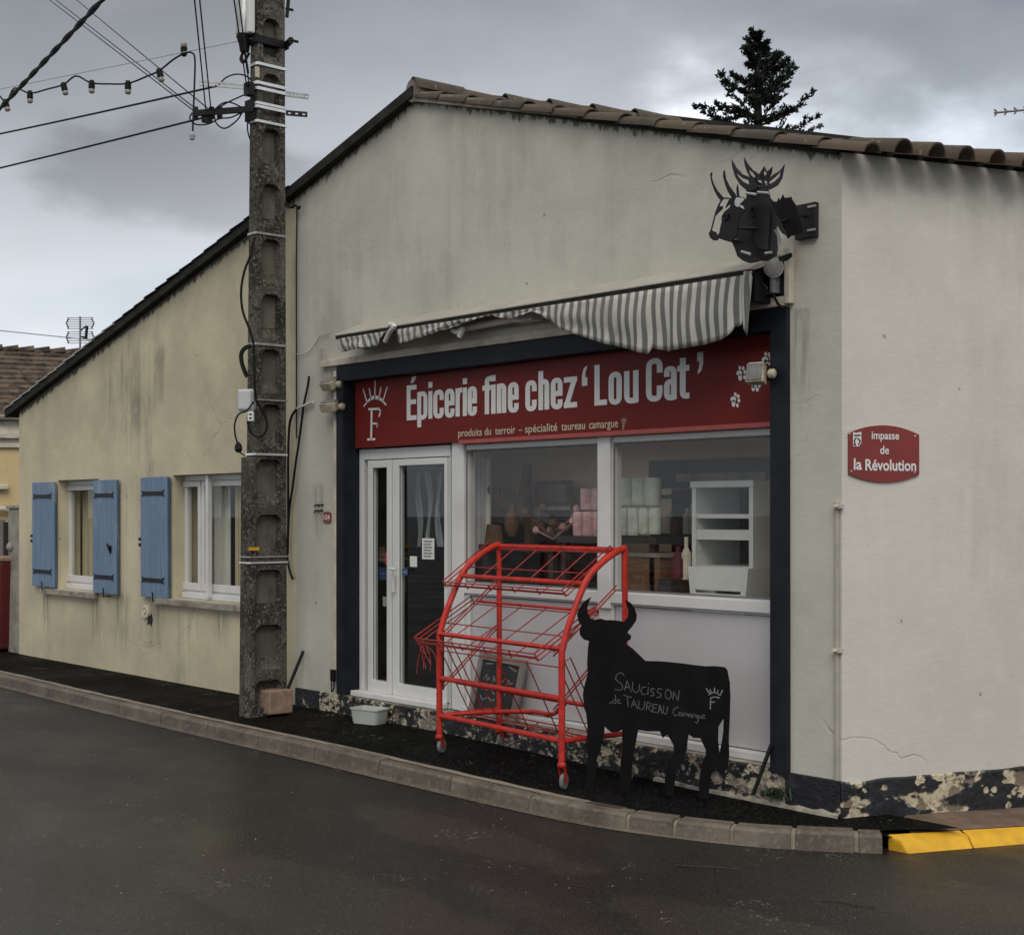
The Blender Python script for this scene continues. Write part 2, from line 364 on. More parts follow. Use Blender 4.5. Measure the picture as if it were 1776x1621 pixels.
def painted_wood(name, col):
    t = NT(name); g = t.noise(1.0, 6, .6, (34, 34, 1.1))
    c = t.mix(t.ramp(g, .35, .7), tuple(v * .84 for v in col), tuple(min(1, v * 1.14) for v in col))
    c = t.mix(t.math('MULTIPLY', t.ramp(t.noise(5, 8, .7, (1, 1, .35)), .54, .70), .65), c, (.29, .34, .39))
    c = t.mix(t.math('MULTIPLY', t.ramp(t.noise(9, 7, .7, (2, 2, .3), (3, 3, 3)), .58, .70), .6), c, tuple(v * .4 for v in col))
    t.bump(g, .25, .004); return t.done(c, .62, 0, .35)

def tilem(name, cols=((.20, .115, .07), (.26, .16, .10), (.12, .085, .06), (.165, .12, .085)), var=.25, mott=False):
    t = NT(name); oi = t.n('ShaderNodeObjectInfo'); r = oi.outputs['Random']
    mp = t.n('ShaderNodeVectorMath', operation='ADD'); cb = t.n('ShaderNodeCombineXYZ'); t.l(t.math('MULTIPLY', r, 37.0), cb.inputs[0]); t.l(t.math('MULTIPLY', r, 11.0), cb.inputs[2])
    t.l(t.co, mp.inputs[0]); t.l(cb.outputs[0], mp.inputs[1]); t.co = mp.outputs[0]
    c = t.mix(t.ramp(r, .0, .5), cols[0], cols[1]); c = t.mix(t.ramp(r, .55, .95), c, cols[2])
    c = t.mix(t.math('MULTIPLY', t.ramp(t.noise(6, 6, .65), .42, .62), .75), c, cols[3])
    c = t.mix(t.math('MULTIPLY', t.ramp(t.noise(16, 7, .7, off=(3, 3, 3)), .52, .66), .7), c, (.045, .042, .035))
    c = t.mix(t.math('MULTIPLY', t.ramp(t.noise(24, 5, .6, off=(8, 3, 1)), .63, .70), .6), c, (.27, .25, .18))
    if mott:
        vo = t.n('ShaderNodeTexVoronoi'); t.l(t.co, vo.inputs['Vector']); vo.inputs['Scale'].default_value = 5.5; hs = t.n('ShaderNodeHueSaturation'); sc_ = t.n('ShaderNodeSeparateColor'); t.l(vo.outputs['Color'], sc_.inputs[0])
        t.l(t.math('ADD', t.math('MULTIPLY', sc_.outputs[0], 1.3), .45), hs.inputs['Value']); t.l(c, hs.inputs['Color']); c = hs.outputs[0]
        c = t.mix(t.math('MULTIPLY', t.ramp(t.noise(7, 6, .7, off=(2, 8, 1)), .58, .68), .55), c, (.13, .12, .10))
    t.bump(t.noise(30, 6), .5, .006); return t.done(c, .85, 0, .25)

def lichen_concrete(name):
    t = NT(name)
    c = t.mix(t.ramp(t.noise(3, 6, .6, (1, 1, .5)), .35, .65), (.045, .042, .034), (.105, .100, .082))
    c = t.mix(t.math('MULTIPLY', t.ramp(t.math('ADD', t.math('MULTIPLY', t.noise(4, 3), .45), t.math('MULTIPLY', t.noise(30, 7, .68, dist=.5), .55)), .50, .54), .85), c, (.020, .019, .015))
    c = t.mix(t.math('MULTIPLY', t.ramp(t.noise(42, 6, .65, off=(5, 5, 5)), .56, .62), .7), c, (.23, .22, .17))
    t.bump(t.noise(40, 7, .65), .6, .012); return t.done(c, .9, 0, .2)

def kerbm(name):
    t = NT(name); oi = t.n('ShaderNodeObjectInfo'); X, Y, Z = t.xyz()
    a = t.mix(oi.outputs['Random'], (.118, .096, .073), (.175, .147, .113))
    c = t.mix(t.ramp(t.noise(2.4, 8, .68), .36, .68), (.080, .064, .048), a)
    c = t.mix(t.math('MULTIPLY', t.ramp(t.noise(30, 6), .5, .75), .45), c, (.27, .245, .20))
    c = t.mix(t.math('MULTIPLY', t.ramp(t.noise(5, 7, .7, (1, 1, 3), (4, 4, 4)), .55, .68), .6), c, (.05, .044, .036))
    t.bump(t.noise(36, 6), .5, .008)
    return t.done(c, t.math('ADD', t.math('MULTIPLY', t.noise(3, 4), .4), .42), 0, .4)

M = dict(
    shopwall=plaster('grey_render', (.525, .505, .435), (.445, .43, .37), (.27, .26, .208), .36, roofline=(-4.152, 5.14, .28, .294), drips=((-5.38, 3.0, 1.1, .12), (-5.55, 3.2, .5, .10), (-.30, 3.0, .8, .10), (-5.6, 2.0, .7, .12))) ,
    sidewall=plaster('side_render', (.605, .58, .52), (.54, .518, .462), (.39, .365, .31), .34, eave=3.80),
    housewall=plaster('cream_render', (.605, .535, .375), (.455, .41, .29), (.215, .21, .16), .88, roofline=(-5.954 + 12.222, 4.63, .262, .1), damp=.2, drips=((.80, .77, .65, .16), (2.15, .77, .75, .20), (2.75, .86, .85, .30), (3.62, .77, .6, .15), (4.9, .77, .5, .2), (1.0, 2.1, .9, .10), (3.85, 2.1, .8, .10))),
    neighbourwall=plaster('yellow_render', (.62, .48, .25), (.55, .43, .24), (.35, .29, .18), .3),
    cream=plain('cream_trim', (.52, .48, .39), .8, .15, 6, .3, 60, dirt=.35),
    peelblack=peel('peeling_black_paint', .60, 3.0, fine_=.25), peelmid=peelskin('flaking_plinth', (.50, .44, .32), (.22, .19, .15)), peelside=peelskin('flaking_plinth_patches', (.56, .48, .34), (.18, .14, .105)),
    navy=plain('dark_navy_paint', (.0105, .013, .018), .55, .3, 5, .2, 60, .22),
    pvc=plain('white_plastic_frame', (.63, .63, .615), .38, .04, 3, .03, 30, .45, dirt=.16, dcol=(.3, .28, .24)),
    panel=plain('white_infill_panel', (.50, .49, .50), .33, .03, 2, .03, 12, .5),
    glass=glassm('window_glass', 1.58, (.985, .985, .975)), doorglass=glassm('door_glass', 1.7, (.80, .82, .82)), houseglass=glassm('house_glass', 1.42, (.92, .93, .91)),
    red_sign=plain('red_sign_board', (.150, .017, .014), .5, .06, 2, .03, 6, .16),
    red_plate=plain('red_enamel', (.20, .022, .018), .35, .08, 6, .05, 20, .5),
    pinkstrip=plain('faded_red_strip', (.36, .075, .065), .5, .1, 6, .1),
    white_print=plain('white_lettering', (.70, .70, .68), .5, .04, 9, 0), cream_print=plain('cream_lettering', (.58, .53, .40), .5, .05, 9, 0),
    chalk=plain('chalk_marks', (.20, .20, .205), .95, .3, 60, 0), chalkdim=plain('faint_chalk_marks', (.095, .095, .10), .95, .35, 60, 0),
    red_metal=plain('red_painted_tube', (.47, .026, .016), .46, .2, 14, .25, 50, .4, dirt=.55, dcol=(.17, .022, .016)),
    red_wire=plain('red_coated_wire', (.30, .022, .018), .5, .3, 20, .1, dirt=.5, dcol=(.045, .022, .018)),
    rubber=plain('grey_caster_tyre', (.17, .17, .17), .7, .2, 20, .1), black=plain('black_painted_board', (.0060, .0060, .0066), .75, .3, 7, .12, 60, .10),
    blackmetal=plain('dark_steel', (.007, .0066, .0074), .5, .3, 10, .2, 40, .3), aubergine=plain('dark_purple_steel', (.0135, .0115, .013), .45, .25, 6, .15, 30, .35),
    blackplastic=plain('black_cable_sheath', (.007, .007, .007), .6, .15, 10, 0, spec=.2),
    greysteel=plain('galvanised_steel', (.42, .42, .42), .42, .15, 14, .15, 60, .5, .6), brightsteel=plain('bright_steel_band', (.80, .80, .80), .30, .08, 10, .05, 30, .5, .55),
    greyplastic=plain('grey_white_plastic', (.46, .47, .49), .5, .06, 4, .03), lampshell=plain('aged_cream_plastic', (.42, .38, .27), .6, .2, 16, .25, 60, dirt=.35),
    concrete=lichen_concrete('lichen_covered_concrete'), web=plain('bare_concrete_web', (.115, .108, .088), .9, .25, 5, .4, 50, .2, dirt=.55, dcol=(.022, .021, .016), stretch=(1, 1, .5)), lens=plain('frosted_lens', (.27, .265, .25), .35, .1, 8, 0), conduit=plain('wall_coloured_conduit', (.385, .365, .305), .75, .12, 5, .2, 50, .2, dirt=.3), cement=plain('pale_cement', (.22, .195, .15), .9, .25, 7, .6, 50, .3, dirt=.4), stone=plain('weathered_sill', (.30, .275, .225), .85, .3, 9, .6, 60, dirt=.7),
    breeze=plain('pinkish_block', (.27, .185, .135), .92, .25, 16, .9, 70, dirt=.4, dcol=(.13, .09, .065)), pillar=plain('grey_pillar', (.26, .245, .205), .9, .25, 5, .5, 50, dirt=.6),
    rim=plain('mortar', (.235, .205, .16), .9, .25, 9, .6, 50, dirt=.4),
    shutter=painted_wood('blue_shutter_paint', (.150, .222, .325)), shutteredge=painted_wood('blue_shutter_edge', (.08, .12, .19)),
    tile=tilem('clay_tile', ((.070, .053, .040), (.102, .073, .051), (.047, .041, .034), (.078, .068, .055))), oldtile=tilem('brown_flat_tile', ((.062, .043, .031), (.075, .05, .034), (.045, .035, .028), (.060, .050, .040)), mott=True),
    verge=plain('dark_verge_board', (.022, .021, .019), .85, .35, 8, .5, 50, .2, dirt=.4), flash=plain('zinc_flashing', (.40, .40, .39), .5, .15, 8, .1, 40, .5, .3),
    road=asphalt('wet_road_asphalt', (.0105, .0096, .0083), (.0160, .0139, .0116),   .5, .29, .50, wear=(.036, .028, .021), wetspot=(-2.7, -4.9), patches=((-1.55, -1.75, 1.15, .30), (-.6, -3.2, 1.6, .5), (-6.0, -2.3, 2.2, .35), (1.3, -2.0, 1.4, .35))),
    pave=asphalt('dark_wet_pavement', (.0032, .0032, .0033), (.0050, .0050, .0050), .05, .55, .85, 1.6, spec=.04), sidepave=plain('brown_concrete', (.155, .105, .072), .75, .35, 3.5, .5, 40, dirt=.5, dcol=(.05, .042, .036)),
    kerb=kerbm('kerb_stone'), yellow=plain('yellow_road_paint', (.66, .36, .018), .6, .13, 9, .5, 50, dirt=.25, dcol=(.22, .14, .04)),
    awning=striped('striped_cloth'), awnhood=plain('pale_awning_hood', (.36, .345, .295), .6, .10, 5, .1, 40, dirt=.3, dcol=(.28, .26, .2)),
    bark=plain('bark', (.05, .04, .03), .9, .3, 12, .6, 40), needles=plain('dark_needles', (.014, .019, .013), .8, .4, 3, 0, rand=0.0),
    roomwall=plain('room_wall', (.86, .72, .52), .85, .06, 2, 0), dark_int=plain('dark_display', (.03, .026, .024), .6, .3, 7, 0), wood=plain('brown_wood', (.16, .085, .045), .6, .3, 12, .1, stretch=(1, 1, 8)),
    whitegoods=plain('white_laminate', (.62, .64, .62), .5, .04, 4, 0), roll=plain('pale_green_wrap', (.62, .66, .56), .35, .15, 12, .1, 30), pinkwrap=plain('pink_wrap', (.60, .36, .35), .35, .25, 14, .1, 30),
    curtain=plain('grey_curtain', (.52, .52, .52), .9, .3, 1, 0, stretch=(22, 22, .1)), darkcurtain=plain('dark_curtain', (.03, .03, .034), .9, .4, 2, 0), net=plain('pale_curtain', (.80, .78, .72), .9, .2, 1, 0, stretch=(16, 16, .1)),
    ochre=plain('ochre_curtain', (.52, .45, .31), .9, .35, 1, 0, stretch=(18, 18, .1)), paper=plain('paper', (.66, .66, .62), .8, .05, 9, 0), bluepaper=plain('blue_sticker', (.04, .09, .22), .5, .2, 9, 0),
    redpaper=plain('red_sticker', (.45, .03, .035), .5, .1, 9, 0), print=plain('grey_print', (.22, .22, .22), .8, .1, 9, 0),
    tub=plain('cloudy_plastic', (.42, .44, .41), .45, .08, 6, .05), bulb=plain('frosted_bulb', (.27, .26, .22), .2, .03, 3, 0), grass=plain('weed_leaf', (.022, .042, .014), .7, .35, 12, 0),
    ruddy=plain('dark_red_paint', (.085, .012, .012), .4, .15, 5, .05), moss=plain('brown_stalk', (.16, .085, .045), .9, .3, 12, .2),
    slate=plain('slate_board', (.022, .023, .025), .75, .35, 8, .1), agedwood=plain('aged_wood', (.20, .185, .165), .85, .25, 5, .3, stretch=(1, 1, .2)),
    antenna=plain('dull_aluminium', (.20, .20, .20), .5, .1, 8, 0, metal=.4),
)

# ------------------------------------------------------------------ ground
def sst(a, b, x):
    t = max(0, min(1, (x - a) / (b - a))); return t * t * (3 - 2 * t)
def gz(x): return -.075 * sst(-4.2, -.4, x)              # pavement level beside the shop wall
arris = [(-26, -1.0), (-16, -1.0), (-10.4, -1.02), (-8.4, -1.07), (-6.4, -1.10), (-5, -1.10), (-3.6, -1.085), (-2.44, -1.04), (-1.7, -.995), (-1.3, -.965),
         (-.97, -.905), (-.62, -.80), (-.27, -.665), (.043, -.48), (.25, -.325), (.423, -.18)]
ap = [Vector((x, y, 0)) for x, y in arris]
fine = []
sp_ = spline(ap, 8)
for p in sp_: fine.append(Vector((p.x, p.y, -.02 + gz(p.x) * .82)))
def nrm(i, P):
    t = P[min(i + 1, len(P) - 1)] - P[max(i - 1, 0)]; t.z = 0; t.normalize(); return Vector((-t.y, t.x, 0))    # towards the building
# road: one sheet reaching the horizon, finer near the camera
rb = MB(); xs = sorted(set([-400, -150, -60, 400, 150, 60] + [-30 + i for i in range(0, 56)])); ys = sorted(set([-400, -120, -50, 60, 150, 400] + [-20 + i for i in range(0, 45)]))
def rz(x, y): return -.135 - .055 * sst(-4.5, .3, x) - .02 * sst(0, 3, y) + .035 * sst(-1.5, -4.5, y) * 0
vs = [(x, y, rz(x, y)) for y in ys for x in xs]; nx = len(xs)
rb.add(vs, [(j*nx+i, j*nx+i+1, (j+1)*nx+i+1, (j+1)*nx+i) for j in range(len(ys)-1) for i in range(nx-1)])
rb.build('road', M['road'], kind='structure', smooth=True)
# asphalt pavement between the kerb and the walls
pb = MB(); wallp = []
inner = [fine[i] + nrm(i, fine) * .125 for i in range(len(fine))]
def wall_of(i):
    p = inner[i]
    if p.x < -.75: return Vector((p.x, .3, gz(p.x)))
    k = (i - ki) / (len(inner) - 1 - ki); return Vector((-.75, .3, gz(-.75))).lerp(Vector((.62, .30, -.085)), k)
ki = next(i for i in range(len(inner)) if inner[i].x >= -.75)
rows = 5; n = len(inner); vs = []
for i in range(n):
    a = inner[i] + Vector((0, 0, -.006)); b = wall_of(i)
    for j in range(rows): vs.append(a.lerp(b, j / (rows - 1)))
pb.add(vs, [(i*rows+j, (i+1)*rows+j, (i+1)*rows+j+1, i*rows+j+1) for i in range(n-1) for j in range(rows-1)])
pb.build('pavement', M['pave'], kind='structure', smooth=True)
# asphalt and brown concrete along the side street, up to the dropped yellow kerb
ya = H(1549, 1449, -.10); yb = H(1722, 1439, -.115); ydir = (yb - ya); ydir.z = 0; ydir.normalize(); yn = Vector((-ydir.y, ydir.x, 0))
yk_at = lambda d, o: ya + ydir * d + yn * o + Vector((0, 0, -.02 * d))
wl = lambda d, z: W2 * d + Vector((0, 0, z)) - N2 * .02
sb = MB(); lo_ = Vector((0, 0, -.012))
e0 = inner[-1]; sb.add([e0 + lo_ - nrm(len(fine) - 1, fine) * .11, yk_at(-.02, .03) + lo_, yk_at(.6, .03) + lo_, yk_at(1.3, .03) + lo_, wl(1.2, -.125), wl(.3, -.098), wl(-.05, -.088)], [(0, 1, 2, 3, 4, 5, 6)])
sb.build('pavement', M['pave'], kind='structure')
sb = MB(); q0 = H(1556, 1424, -.090); q1 = yk_at(.16, .058)
sb.add([q1 + Vector((0, 0, -.002)), yk_at(1.2, .058), yk_at(2.4, .058), yk_at(5, .058) , wl(6, -.19), wl(2.2, -.135), wl(1.1, -.112), wl(.5, -.098), q0 ], [tuple(range(9))])
sb.build('side_pavement', M['sidepave'], kind='structure')

# kerb stones, each an object; a mortar core shows in the joints
kerb = setting('kerb', (-3, -1.0, 0))
cum = [0]
for i in range(1, len(fine)): cum.append(cum[-1] + (fine[i] - fine[i-1]).length)
def at_s(s):
    for i in range(1, len(fine)):
        if s <= cum[i] or i == len(fine) - 1:
            t = (s - cum[i-1]) / (cum[i] - cum[i-1]); t = max(0, min(1, t)); return fine[i-1].lerp(fine[i], t), nrm(i, fine)
def s_of_px(px):
    best = None
    for k in range(1200):
        s = cum[-1] * k / 1199; p = at_s(s)[0] - CAM; dep = p.dot(DV)
        x = CX + FOC * p.dot(RV) / dep
        if best is None or abs(x - px) < best[0]: best = (abs(x - px), s)
    return best[1]
joints = [0, 3, 6, 9] + [s_of_px(p) for p in (-60, -15, 30, 86, 145, 208, 280, 360, 449, 547, 657, 782, 919, 1088, 1169, 1270, 1377, 1486)] + [cum[-1]]
joints = sorted(set(round(j, 3) for j in joints))
def kerb_run(mb, s0, s1, steps, inset=0.0, jig=0.0):
    rowsv = []
    for k in range(steps + 1):
        p, nn = at_s(s0 + (s1 - s0) * k / steps); kz = rz(p.x, p.y) - .03
        h = Vector((0, 0, jig))
        w = .128 - inset
        rowsv.append([Vector((p.x, p.y, kz)) - nn * (.018 - inset), p - nn * (.004 - inset) + Vector((0, 0, -.018 - inset)) + h, p + nn * (.014 + inset) + Vector((0, 0, -inset)) + h,
                      p + nn * w + Vector((0, 0, .001 - inset)) + h, p + nn * w + Vector((0, 0, -.15))])
    vs = [v for r in rowsv for v in r]; fs = []
    for k in range(steps):
        for j in range(4): fs.append((k*5+j, (k+1)*5+j, (k+1)*5+j+1, k*5+j+1))
    fs += [(4, 3, 2, 1, 0), tuple(steps*5 + j for j in range(5))]
    mb.add(vs, fs)
for a, b in zip(joints[:-1], joints[1:]):
    gap = .012 if b < cum[-1] - 2.2 else .026
    m = MB(); kerb_run(m, a + gap / 2, b - gap / 2, 6, 0, random.uniform(-.004, .004)); m.build('kerb_stone', M['kerb'], kerb, bevel=.006)
m = MB(); kerb_run(m, .02, cum[-1] - .03, 120, .012); m.build('kerb_mortar', M['rim'], kerb)
m = MB()
bk_ = [i for i in range(len(fine)) if fine[i].x < -1.0]
for j0 in range(0, len(bk_) - 1, 8):
    m = MB(); seg_ = bk_[j0:j0 + 9]; rw = []
    for i in seg_:
        p, nn = fine[i], nrm(i, fine); w_ = .165 + .02 * noise.noise(Vector((p.x * 4, 1, 1))); rw += [p + nn * .085 + Vector((0, 0, .0035)), p + nn * w_ + Vector((0, 0, .0035 - .004)), p + nn * w_ + Vector((0, 0, -.03))]
    m.add(rw, [(3*k+q, 3*k+3+q, 3*k+4+q, 3*k+1+q) for k in range(len(seg_) - 1) for q in range(2)]); m.build('kerb_backing', M['cement'], kerb)
gn = len(fine) - 22
for i in range(gn):
    a, b = fine[i], fine[i+1]; na, nb = nrm(i, fine), nrm(i+1, fine)
    ga_, gb_ = (.014 + .056 * min(1, (gn - k_) / 40) for k_ in (i, i + 1)); A = [a - na * .012, b - nb * .012, b - nb * gb_, a - na * ga_]
    m.add([Vector((p.x, p.y, rz(p.x, p.y) + (.012 if j < 2 else .003))) for j, p in enumerate(A)], [(0, 3, 2, 1)])
m.build('kerb_gutter', M['kerb'], kerb)
# dropped kerb painted yellow
yk = setting('yellow_kerb', (.5, 0, -.1))
s0 = 0.0
for ln in (.50, .62, .9, .9):
    m = MB(); a = ya + ydir * s0; b = ya + ydir * (s0 + ln - .008); dz = Vector((0, 0, -.03)) * (s0 + ln)
    z0 = Vector((0, 0, -.02 * s0)); z1 = Vector((0, 0, -.02 * (s0 + ln)))
    dn = Vector((0, 0, -.13)); k0 = .035 if s0 == 0 else 0
    m.hexa([a - yn * .10 + dn + ydir * k0 * 2, b - yn * .10 + dn, b + yn * .06 + dn, a + yn * .06 + dn],
           [a - yn * .02 + z0 + Vector((0, 0, -.022)) + ydir * k0, b - yn * .02 + z1 + Vector((0, 0, -.022)), b + yn * .06 + z1, a + yn * .06 + z0])
    m.build('kerb_stone', M['yellow'], yk, bevel=.012); s0 += ln

# ------------------------------------------------------------------ shop building
SHOP = thing('shop_building', (0, 0, 0), 'grey rendered corner shop with tiled gable, white door and big windows', 'shop')
XJ, XR = -5.954, -4.152; ZR, ZC, ZJ = 5.12, 3.90, 4.617
OL, OR, OT, OB = -5.20, -.52, 2.90, .15           # shopfront opening
m = MB(); m.xz([(XJ, -.3), (0, -.3), (0, ZC), (XR, ZR), (XJ, ZJ)], 0, .28, [[(OL, .14), (OR, .14), (OR, OT), (OL, OT)]])
m.build('facade_wall', M['shopwall'], SHOP)
wm = Matrix((( W2.x, -N2.x, 0, 0), (W2.y, -N2.y, 0, 0), (0, 0, 1, 0), (0, 0, 0, 1)))     # local: x along side wall, y into it
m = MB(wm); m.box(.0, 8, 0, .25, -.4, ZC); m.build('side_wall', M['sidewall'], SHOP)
# plinth
m = MB(); m.box(XJ + .0, fx(556), -.022, .0, -.3, .155); m.build('plinth', M['peelblack'], SHOP, bevel=.006)
def fbm(x, y, z, o=5, g=.55):
    v = 0; a_ = 1; f = 1; t_ = 0
    for _ in range(o): v += a_ * noise.noise(Vector((x * f, y * f, z + f))); t_ += a_; a_ *= g; f *= 2.05
    return v / t_
def flake_skin(nm, fn, u0, u1, z0, ztop, mask, mat_, step=.0065):
    """a skin of old paint over plaster: where the paint has come off the surface lies lower; the bare-ness is kept per vertex"""
    nu = int((u1 - u0) / step); nz = int((.135 - z0) / step); vs = []; at = []
    for i in range(nu + 1):
        u = u0 + (u1 - u0) * i / nu; zt_ = ztop(u)
        for j in range(nz + 1):
            z = z0 + (zt_ - z0) * j / nz; k = mask(u, z)
            bump_ = .010 * fbm(u * 5, z * 7, 3, 3) + .0035 * fbm(u * 34, z * 34, 7, 3)
            vs.append(fn(u, z, bump_ + (.0 if k < .5 else -.009 - .004 * fbm(u * 18, z * 18, 11, 3)) - (.010 if j == nz else 0))); at.append(k)
    base_ = len(vs)
    for i in range(nu + 1): vs.append(fn(u0 + (u1 - u0) * i / nu, ztop(u0 + (u1 - u0) * i / nu) + .004, -.028)); at.append(.2)
    fs = [(i*(nz+1)+j, (i+1)*(nz+1)+j, (i+1)*(nz+1)+j+1, i*(nz+1)+j+1) for i in range(nu) for j in range(nz)] + [(i*(nz+1)+nz, (i+1)*(nz+1)+nz, base_+i+1, base_+i) for i in range(nu)]
    m_ = MB(); m_.add(vs, fs); o = m_.build(nm, M[mat_], SHOP, smooth=True, fix=False)
    ca_ = o.data.attributes.new('bare', 'FLOAT', 'POINT'); ca_.data.foreach_set('value', at); return o
def FLAKES_MID(u, z):
    g_ = sst(-5.2, -4.7, u); v = fbm(u * 3.1, z * 5, 2, 3) * .5 + fbm(u * 15, z * 19, 5, 5, .7) * .85 + .10 - .24 * sst(.02, -.12, z) - .10 * g_ + .30 * sst(-.95, -.65, u) * sst(.16, .06, z)
    return 1.0 if v > .06 else (.3 if v > .0 else 0.0)
def FLAKES_SIDE(u, z):
    v = fbm(u * 2.4, z * 6.5, 21, 4, .5) * 1.25 + fbm(u * 16, z * 18, 6, 4) * .22 + .06 - 2.2 * max(0, abs(z - .035) - .085) + .25 * sst(.18, .02, abs(u - .07)) * sst(.1, .0, z)
    c_ = noise.voronoi(Vector((u * 13, z * 13, 2)))[0][0]
    if c_ < .30 and fbm(u * 3, z * 3, 40, 2) > -.05: v = .4
    return 1.0 if v > .17 else (.3 if v > .135 else 0.0)
flake_skin('plinth', lambda u, z, o: Vector((u, -.026 - o, z)), fx(557), OR + .115, -.16, lambda u: .148 + .008 * noise.noise(Vector((u * 8, 5, 1))), FLAKES_MID, 'peelmid')
m = MB(); m.box(OL + .02, OR + .1, .0, .15, -.2, .150); m.build('sill_ledge', M['stone'], SHOP)
m = MB(); m.box(OR + .115, .004, -.024, .0, -.3, .14); m.build('plinth', M['peelblack'], SHOP, bevel=.006)
flake_skin('plinth', lambda u, z, o: W2 * u + N2 * (.022 + o) + Vector((0, 0, z)), -.02, 2.6, -.22, lambda u: .132 + .016 * noise.noise(Vector((u * 4, 9, 1))), FLAKES_SIDE, 'peelside')
m = MB(wm); m.box(2.6, 8, -.022, .0, -.4, .13); m.build('plinth', M['peelblack'], SHOP)
m = MB(); fv = []
for i in range(61):
    x = -1.5 + 1.5 * i / 60; z0_ = gz(x) - .03; w_ = .018 + .018 * noise.noise(Vector((x * 9, 2, 2))); fv += [(x, -.02, z0_ + .055 + .02 * noise.noise(Vector((x * 12, 3, 1)))), (x, -.028 - w_ * .6, z0_ + .04), (x, -.03 - w_, z0_ - .02)]
m.add(fv, [(3*k+q, 3*k+3+q, 3*k+4+q, 3*k+1+q) for k in range(60) for q in range(2)]); m.build('cement_fillet', M['stone'], SHOP, smooth=True)
# dark surround
sx0, sx1, sz1 = fx(588), fx(1371), 3.015
m = MB(); m.xz([(sx0, .16), (sx0 + .10, .16), (sx0 + .10, sz1 - .135), (OR, sz1 - .135), (OR, .135), (OR + .14, .10), (OR + .135, sz1), (sx0, sz1)], -.03, .17)
m.build('shopfront_surround', M['navy'], SHOP, bevel=.005)
# roof: right slope along the rake, everything runs back parallel to the side wall
R0 = Vector((XR, 0, ZR)); E0 = Vector((.20, 0, ZC - .294 * .20)); rk = (E0 - R0).normalized()
up = Vector((0, 0, 1)); rn = rk.cross(W2).normalized()
if rn.z < 0: rn = -rn
Ed = E0; E0 = R0 + rk * ((Ed - R0).length - .23)
m = MB(); o = Vector((0, -.02, 0))
m.hexa([R0 + o - rn * .02, E0 + o - rn * .02, E0 + o + W2 * 8 - rn * .02, R0 + o + W2 * 8 - rn * .02], [R0 + o + rn * .03, E0 + o + rn * .03, E0 + o + W2 * 8 + rn * .03, R0 + o + W2 * 8 + rn * .03])
m.build('roof_deck', M['verge'], SHOP); E0 = Ed
lj = Vector((XJ - .05, 0, ZJ - .05 * .26)); lk = (lj - R0)
m = MB(); o = Vector((0, -.07, 0)); a, b = R0 + o, lj + o
m.hexa([b, a, a + W2 * 8, b + W2 * 8], [v + Vector((0, 0, .085)) for v in (b, a, a + W2 * 8, b + W2 * 8)])
m.build('left_roof_slope', M['verge'], SHOP)
m = MB(); mk_ = lambda t, y, z: R0 + rk * t + Vector((0, y, z))
m.hexa([mk_(0, -.05, -.035), mk_(2.0, -.05, .0), mk_(2.0, .02, .0), mk_(0, .02, -.035)], [mk_(0, -.05, .05), mk_(2.0, -.05, .05), mk_(2.0, .02, .05), mk_(0, .02, .05)])
m.build('verge_mortar', M['rim'], SHOP)
def barrel(mb, p0, p1, nrmv, r0, r1, th=.013, seg=9, flat=.85):
    ax = (p1 - p0).normalized(); sd_ = ax.cross(nrmv).normalized(); vs = []; fs = []
    for p, r in ((p0, r0), (p1, r1)):
        for q in (0, th):
            for k in range(seg + 1):
                a = pi * k / seg; vs.append(p + sd_ * (r - q) * cos(a) + nrmv * (r - q) * sin(a) * flat)
    s1 = seg + 1
    for k in range(seg):
        fs += [(k, k+1, 2*s1+k+1, 2*s1+k), (s1+k, 3*s1+k, 3*s1+k+1, s1+k+1), (k, s1+k, s1+k+1, k+1), (2*s1+k, 2*s1+k+1, 3*s1+k+1, 3*s1+k)]
    fs += [(0, 2*s1, 3*s1, s1), (seg, s1+seg, 3*s1+seg, 2*s1+seg)]
    mb.add(vs, fs)
rl = (E0 - R0).length; expo = rl / 13
TR = random.Random(5)
for i in range(13):
    t0 = rl - (i + 1) * expo - .04; t1 = rl - i * expo
    yo = Vector((0, .012 + TR.uniform(-.006, .006), 0))
    lift = rn * (.018 + TR.uniform(-.004, .004))
    m = MB(); barrel(m, R0 + rk * max(t0, .02) + yo + lift - rn * .012, R0 + rk * t1 + yo + lift + rn * .002, rn, .072, .084, flat=.72); m.build('roof_tile', M['tile'], SHOP, smooth=True)
for c in range(1, 13):
    for i in range(4):
        t0 = rl - (i + 1) * expo - .04; t1 = rl - i * expo + TR.uniform(-.012, .012)
        o = W2 * (.218 * c + TR.uniform(-.008, .008)) / W2.y * 1.0
        lo2 = 0 if i < 1 else -.03
        m = MB(); barrel(m, R0 + rk * t0 + o + rn * (.018 + lo2), R0 + rk * t1 + o + rn * (.036 + lo2), rn, .082, .097, flat=.90 if i < 1 else .75); m.build('roof_tile', M['tile'], SHOP, smooth=True)
for c in range(13, 33):
    t0 = rl - expo - .04; t1 = rl + TR.uniform(-.012, .012); o = W2 * (.218 * c + TR.uniform(-.008, .008)) / W2.y
    m = MB(); barrel(m, R0 + rk * t0 + o + rn * .018, R0 + rk * t1 + o + rn * .036, rn, .082, .097, flat=.90); m.build('roof_tile', M['tile'], SHOP, smooth=True)
for c in range(0, 33):
    o = W2 * .218 * (c + .5) / W2.y
    m = MB(); barrel(m, R0 + rk * (rl - .42) + o + rn * .045, R0 + rk * (rl - .26) + o + rn * .05, -rn, .08, .08); m.build('roof_tile', M['tile'], SHOP, smooth=True)
